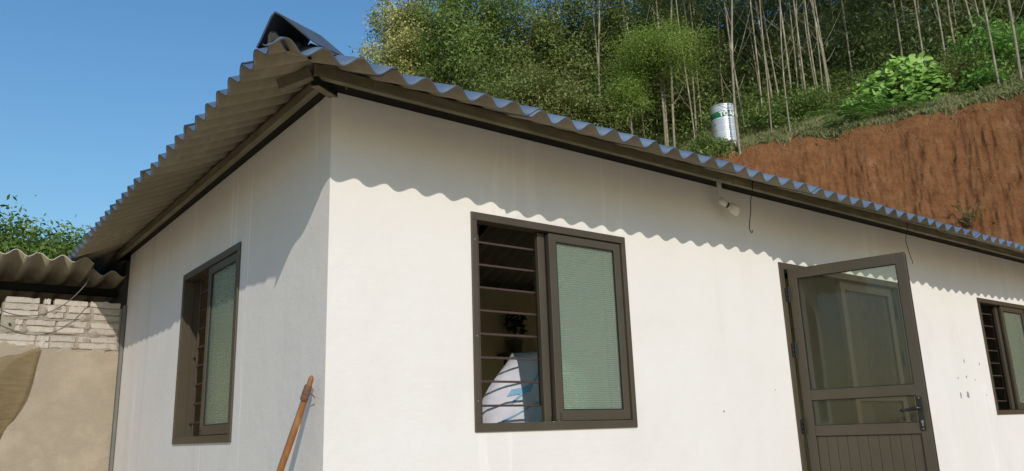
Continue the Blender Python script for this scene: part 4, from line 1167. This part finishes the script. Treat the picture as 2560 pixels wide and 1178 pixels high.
bush('leafy_shrub', 52.9, 22.7, (0.48, 0.48, 0.36), 34, 40, 0.26, 0.16, 0.05, 'leaf_mid', 'green shrub with long leaves at the left foot of the water tank', 1)
bush('leafy_shrub', 70.0, 24.6, (0.95, 0.95, 0.75), 60, 60, 0.3, 0.10, 0.04, 'leaf_olive', 'olive small-leaved bush right of the large-leaved shrub', 2)
bush('leafy_shrub', 72.2, 25.6, (1.5, 1.2, 0.9), 80, 60, 0.36, 0.14, 0.07, 'leaf_fern', 'fresh green bush at the right edge behind the slender trunks', 3)
bush('leafy_shrub', 71.2, 24.0, (0.6, 0.5, 0.45), 34, 45, 0.26, 0.12, 0.06, 'leaf_fern', 'small light green bush among the rightmost trunks', 4)
bush('leafy_shrub', 60.2, 25.0, (1.3, 0.8, 0.55), 60, 50, 0.3, 0.11, 0.05, 'leaf_mid', 'low green bush behind the row of trunks right of the tank', 5)
bush('leafy_shrub', 57.6, 24.4, (1.2, 0.8, 0.5), 60, 50, 0.3, 0.11, 0.05, 'leaf_mid', 'low green bush just right of the water tank', 6)
# large-leaved vine shrub: the biggest leaves are parts of their own
def big_leaf_mesh(m, tint):
    vs = [(0, 0, 0), (0.42, 0.12, 0.05), (0.50, 0.52, 0.02), (0.26, 0.86, -0.05), (0, 1.05, -0.14), (-0.26, 0.86, -0.05), (-0.50, 0.52, 0.02), (-0.42, 0.12, 0.05), (0, 0.5, -0.03)]
    fs = [(8, i, i+1) for i in range(0, 7)]+[(8, 7, 0)]
    b = MB().add([(x, y, z) for x, y, z in vs], fs); me = b.mesh('leaf', m, True)
    a = me.attributes.new('tint', 'FLOAT', 'FACE'); a.data.foreach_set('value', [tint]*len(fs))
    return me
kx, ky, kz = hill_point(66.0, 24.1)
kud = empty('vine_shrub', (kx, ky, kz)); tag(kud, 'large rounded shrub of broad light green leaves on the crest of the cut', 'shrub')
variants = [big_leaf_mesh('leaf_kudzu', t) for t in (0.1, 0.3, 0.5, 0.7, 0.9, 1.0)]
away = Vector((kx-CAM.x, ky-CAM.y, 0)).normalized(); side = Vector((away.y, -away.x, 0))
rg = np.random.default_rng(77)
def kudzu_surface(rg):
    u = rg.uniform(-1, 1); 
    top = (1.2 if u < -0.2 else 1.55)*math.sqrt(max(1-u*u*0.92, 0.05))
    v = rg.random()**0.8
    zz = -0.15+(top+0.15)*v
    dep = -0.75*math.sqrt(max(1-(v*0.9)**2, 0))*math.sqrt(max(1-u*u, 0.05))
    return side*(u*1.45)+away*(dep+0.25)+Vector((0, 0, zz)), u, v
def leaf_matrix(rg, p, s):
    n_ = (Vector((0, 0, 0.9))-away*0.7+Vector(rg.normal(size=3))*0.45).normalized()
    d = (Vector(rg.normal(size=3))*0.6+Vector((0, 0, -0.6))-away*0.3); d = (d-n_*d.dot(n_)).normalized()
    x = d.cross(n_)
    m = Matrix.Identity(4)
    for k in range(3): m[k][0] = x[k]*s; m[k][1] = d[k]*s; m[k][2] = n_[k]*s; m[k][3] = p[k]
    return m
for i in range(290):
    p, u, v = kudzu_surface(rg)
    o = link('leaf', variants[min(int(v*4+rg.random()*2.2), 5)], kud); o.matrix_local = leaf_matrix(rg, p, 0.15+0.09*rg.random())
Vs, Fs, Ts = [], [], []
base = np.array([v.co[:] for v in variants[0].vertices]); bf = np.array([p.vertices[:] for p in variants[0].polygons])
for i in range(900):
    p, u, v = kudzu_surface(rg); p = p+away*(rg.random()*1.2+0.06)+Vector((0, 0, -0.08*rg.random()))
    m = np.array(leaf_matrix(rg, p, 0.14+0.09*rg.random()))
    Fs.append(bf+len(Vs)*9); Vs.append(base@m[:3, :3].T+m[:3, 3]); Ts += [0.6*rg.random()]*len(bf)
o = link('inner_leaves', leaf_mesh('inner_leaves', np.concatenate(Vs), np.concatenate(Fs), 'leaf_kudzu', Ts), kud); o['kind'] = 'stuff'
b = MB()
for k in range(16):
    p, u, v = kudzu_surface(rg); b.tube([(p.x*0.2, p.y*0.2, -0.3), p*0.5+Vector((0, 0, 0.1)), p+away*0.3], [0.02, 0.014, 0.005], 5)
b.build('stems', 'bark_dark', kud)
# pinnate shrub in front of it
def frond_shrub(az_, r_, n, L, label, seed, m='leaf_fern', spread=0.9, lean=0.6):
    rg = np.random.default_rng(seed+500); x, y, z = hill_point(az_, r_)
    t = empty('fern_shrub', (x, y, z)); tag(t, label, 'shrub')
    for k in range(n):
        a = rg.random()*6.28; st = Vector((rg.normal()*spread*0.5, rg.normal()*spread*0.5, rg.random()*0.35))
        st = side*rg.normal()*spread*0.6+away*rg.normal()*0.25+Vector((0, 0, 0.1+rg.random()*0.5))
        ln = L*(0.6+0.6*rg.random()); d = Vector((math.cos(a), math.sin(a), 0)); curve = []
        for j in range(9):
            s = j/8; curve.append(st+d*ln*s+Vector((0, 0, ln*(lean*s-0.75*s*s))))
        Vv, Ff = [], []
        for j in range(1, 9):
            tdir = (curve[j]-curve[j-1]).normalized(); sdv = tdir.cross(Vector((0, 0, 1))).normalized()
            for sgn in (-1, 1):
                p0 = curve[j]; ll = ln*0.30*math.sin(0.5+j/8*2.2); wv = ll*0.24
                tip = p0+sdv*sgn*ll+tdir*ll*0.35+Vector((0, 0, -ll*0.25)); md = (p0+tip)/2
                Vv += [p0, md+tdir*wv, tip, md-tdir*wv]; q = len(Vv); Ff.append((q-4, q-3, q-2, q-1))
        me = leaf_mesh('frond', np.array([v[:] for v in Vv]), np.array(Ff), m, np.full(len(Ff), float(np.clip(rg.random(), 0, 1))))
        link('frond', me, t)
    b = MB()
    for k in range(6): b.tube([(0, 0, -0.3), tuple(Vector(rg.normal(size=3))*0.12+Vector((0, 0, 0.3)))], [0.012, 0.006], 5)
    b.build('stems', 'bark_dark', t)
frond_shrub(63.2, 22.75, 46, 0.55, 'bright green pinnate shrub overhanging the top of the red cut', 1)
frond_shrub(65.2, 22.95, 34, 0.5, 'smaller pinnate shrub under the large-leaved shrub', 2)
# lone plant on the cut face
fa, fr = 68.8, 20.75
frond_shrub(fa, fr, 12, 0.32, 'lone small plant growing on the face of the red cut', 3, 'leaf_olive', 0.3, 0.3)

# ---- stuff: the wood behind, undergrowth, grass
def scatter(n, a0, a1, r0, r1, seed):
    rg = np.random.default_rng(seed); a = rg.uniform(a0, a1, n); r = rg.uniform(r0, r1, n)
    z = ground_h(r, a); x = HC[0]+r*np.sin(np.radians(a)); y = HC[1]+r*np.cos(np.radians(a))
    return rg, np.stack([x, y, z], -1), a, r
rg, B_, a_, rr_ = scatter(2300, 49, 86, 28.5, 42, 5)
B_[:, 2] += rg.uniform(0.3, 1, len(B_))**0.9*(1.2+9.5*np.clip((rr_-28)/8, 0.15, 1))*rg.random(len(B_))**0.7
P, ct = cluster_pts(B_, 75, 0.75, rg)
V_, F_ = leaf_arrays(P, 0.22, 0.075, rg, droop=0.3)
o = link('far_wood', leaf_mesh('far_wood', V_, F_, 'leaf_wood', np.clip(0.6*ct+0.4*rg.random(len(F_)), 0, 1))); tag(o, 'dark mass of woodland foliage filling the hill behind the trunks', 'wood', kind='stuff')
rg, B_, a_, rr_ = scatter(650, 33, 52, 26.5, 35, 6)
B_[:, 2] += rg.random(len(B_))*5.5
P, ct = cluster_pts(B_, 70, 0.7, rg)
V_, F_ = leaf_arrays(P, 0.19, 0.07, rg, droop=0.3)
o = link('rear_foliage', leaf_mesh('rear_foliage', V_, F_, 'leaf_wood', np.clip(0.6*ct+0.4*rg.random(len(F_)), 0, 1))); tag(o, 'dark foliage filling the gaps behind the leafy trees', 'wood', kind='stuff')
rg, B_, a_, rr_ = scatter(900, 44, 84, 24.2, 31, 8)
B_[:, 2] += rg.random(len(B_))**1.5*0.8
P, ct = cluster_pts(B_, 46, 0.36, rg, 0.6)
V_, F_ = leaf_arrays(P, 0.12, 0.05, rg, up_bias=1.0)
o = link('undergrowth', leaf_mesh('undergrowth', V_, F_, 'leaf_mid', np.clip(0.6*ct+0.4*rg.random(len(F_)), 0, 1))); tag(o, 'low green undergrowth round the feet of the trunks', 'undergrowth', kind='stuff')
def blades(n, a0, a1, r0, r1, h0, h1, seed, m, name, label, cat):
    rg, B_, a_, rr_ = scatter(n, a0, a1, r0, r1, seed)
    keep = vnoise(a_*1.7, rr_*2.0, 40) > 0.28; B_ = B_[keep]; k = len(B_)
    h = rg.uniform(h0, h1, k)[:, None]; d = rg.normal(size=(k, 3))*0.45; d[:, 2] = 1; d /= np.linalg.norm(d, axis=1, keepdims=True)
    s = rg.normal(size=(k, 3)); s[:, 2] *= 0.2; s /= np.linalg.norm(s, axis=1, keepdims=True)
    wv = 0.006
    bend = rg.normal(size=(k, 3))*0.3; bend[:, 2] = -0.15
    V = np.stack([B_-s*wv-np.array([0, 0, .02]), B_+s*wv-np.array([0, 0, .02]), B_+d*h*0.6+s*wv*0.8, B_+d*h+bend*h*0.7], 1).reshape(-1, 3)
    F = np.arange(4*k).reshape(k, 4)
    o = link(name, leaf_mesh(name, V, F, m, np.clip(vnoise(a_[keep]*0.9, rr_[keep]*0.9, 3)*0.7+0.4*rg.random(k)-0.05, 0, 1))); tag(o, label, cat, kind='stuff')
blades(90000, 50, 84, 22.5, 25.4, 0.06, 0.20, 21, 'grass_blade', 'crest_grass', 'dry green grass along the top of the red cut', 'grass')
blades(1500, 52, 84, 22.35, 22.75, 0.05, 0.13, 22, 'grass_blade', 'hanging_grass', 'straw and roots hanging over the edge of the cut', 'grass')
# loose straw, roots and stones on the cut face
rg = np.random.default_rng(91)
vb = MB()
for k in range(150):
    a = rg.uniform(52, 80); r = rg.uniform(18.6, 22.2); x, y, z = hill_point(a, r)
    L = rg.uniform(0.04, 0.16); tdir = Vector(rg.normal(size=3)*np.array([1, 1, 0.8])).normalized()
    p = Vector((x, y, z+0.03))-Vector((math.sin(math.radians(a)), math.cos(math.radians(a)), 0))*0.02
    vb.tube([p, p+tdir*L*0.5+Vector((0, 0, 0.02)), p+tdir*L], [0.004, 0.004, 0.002], 4)
o = vb.build('loose_straw', 'straw'); tag(o, 'bits of straw and root sticking out of the red earth face', 'straw', kind='stuff')
vb = MB()
for k in range(200):
    a = rg.uniform(50, 80); r = rg.uniform(18.4, 22.4); x, y, z = hill_point(a, r); s = rg.uniform(0.012, 0.045)
    c = Vector((x, y, z+s*0.2)); pts = [c+Vector(q)*s*rg.uniform(0.6, 1.2) for q in ((1, 0, 0), (-1, 0, 0), (0, 1, 0), (0, -1, 0), (0, 0, 0.8), (0, 0, -0.8))]
    vb.add(pts, [(0, 2, 4), (2, 1, 4), (1, 3, 4), (3, 0, 4), (2, 0, 5), (1, 2, 5), (3, 1, 5), (0, 3, 5)])
o = vb.build('stones', 'stone'); tag(o, 'small stones and clods in the red earth face', 'stones', kind='stuff')
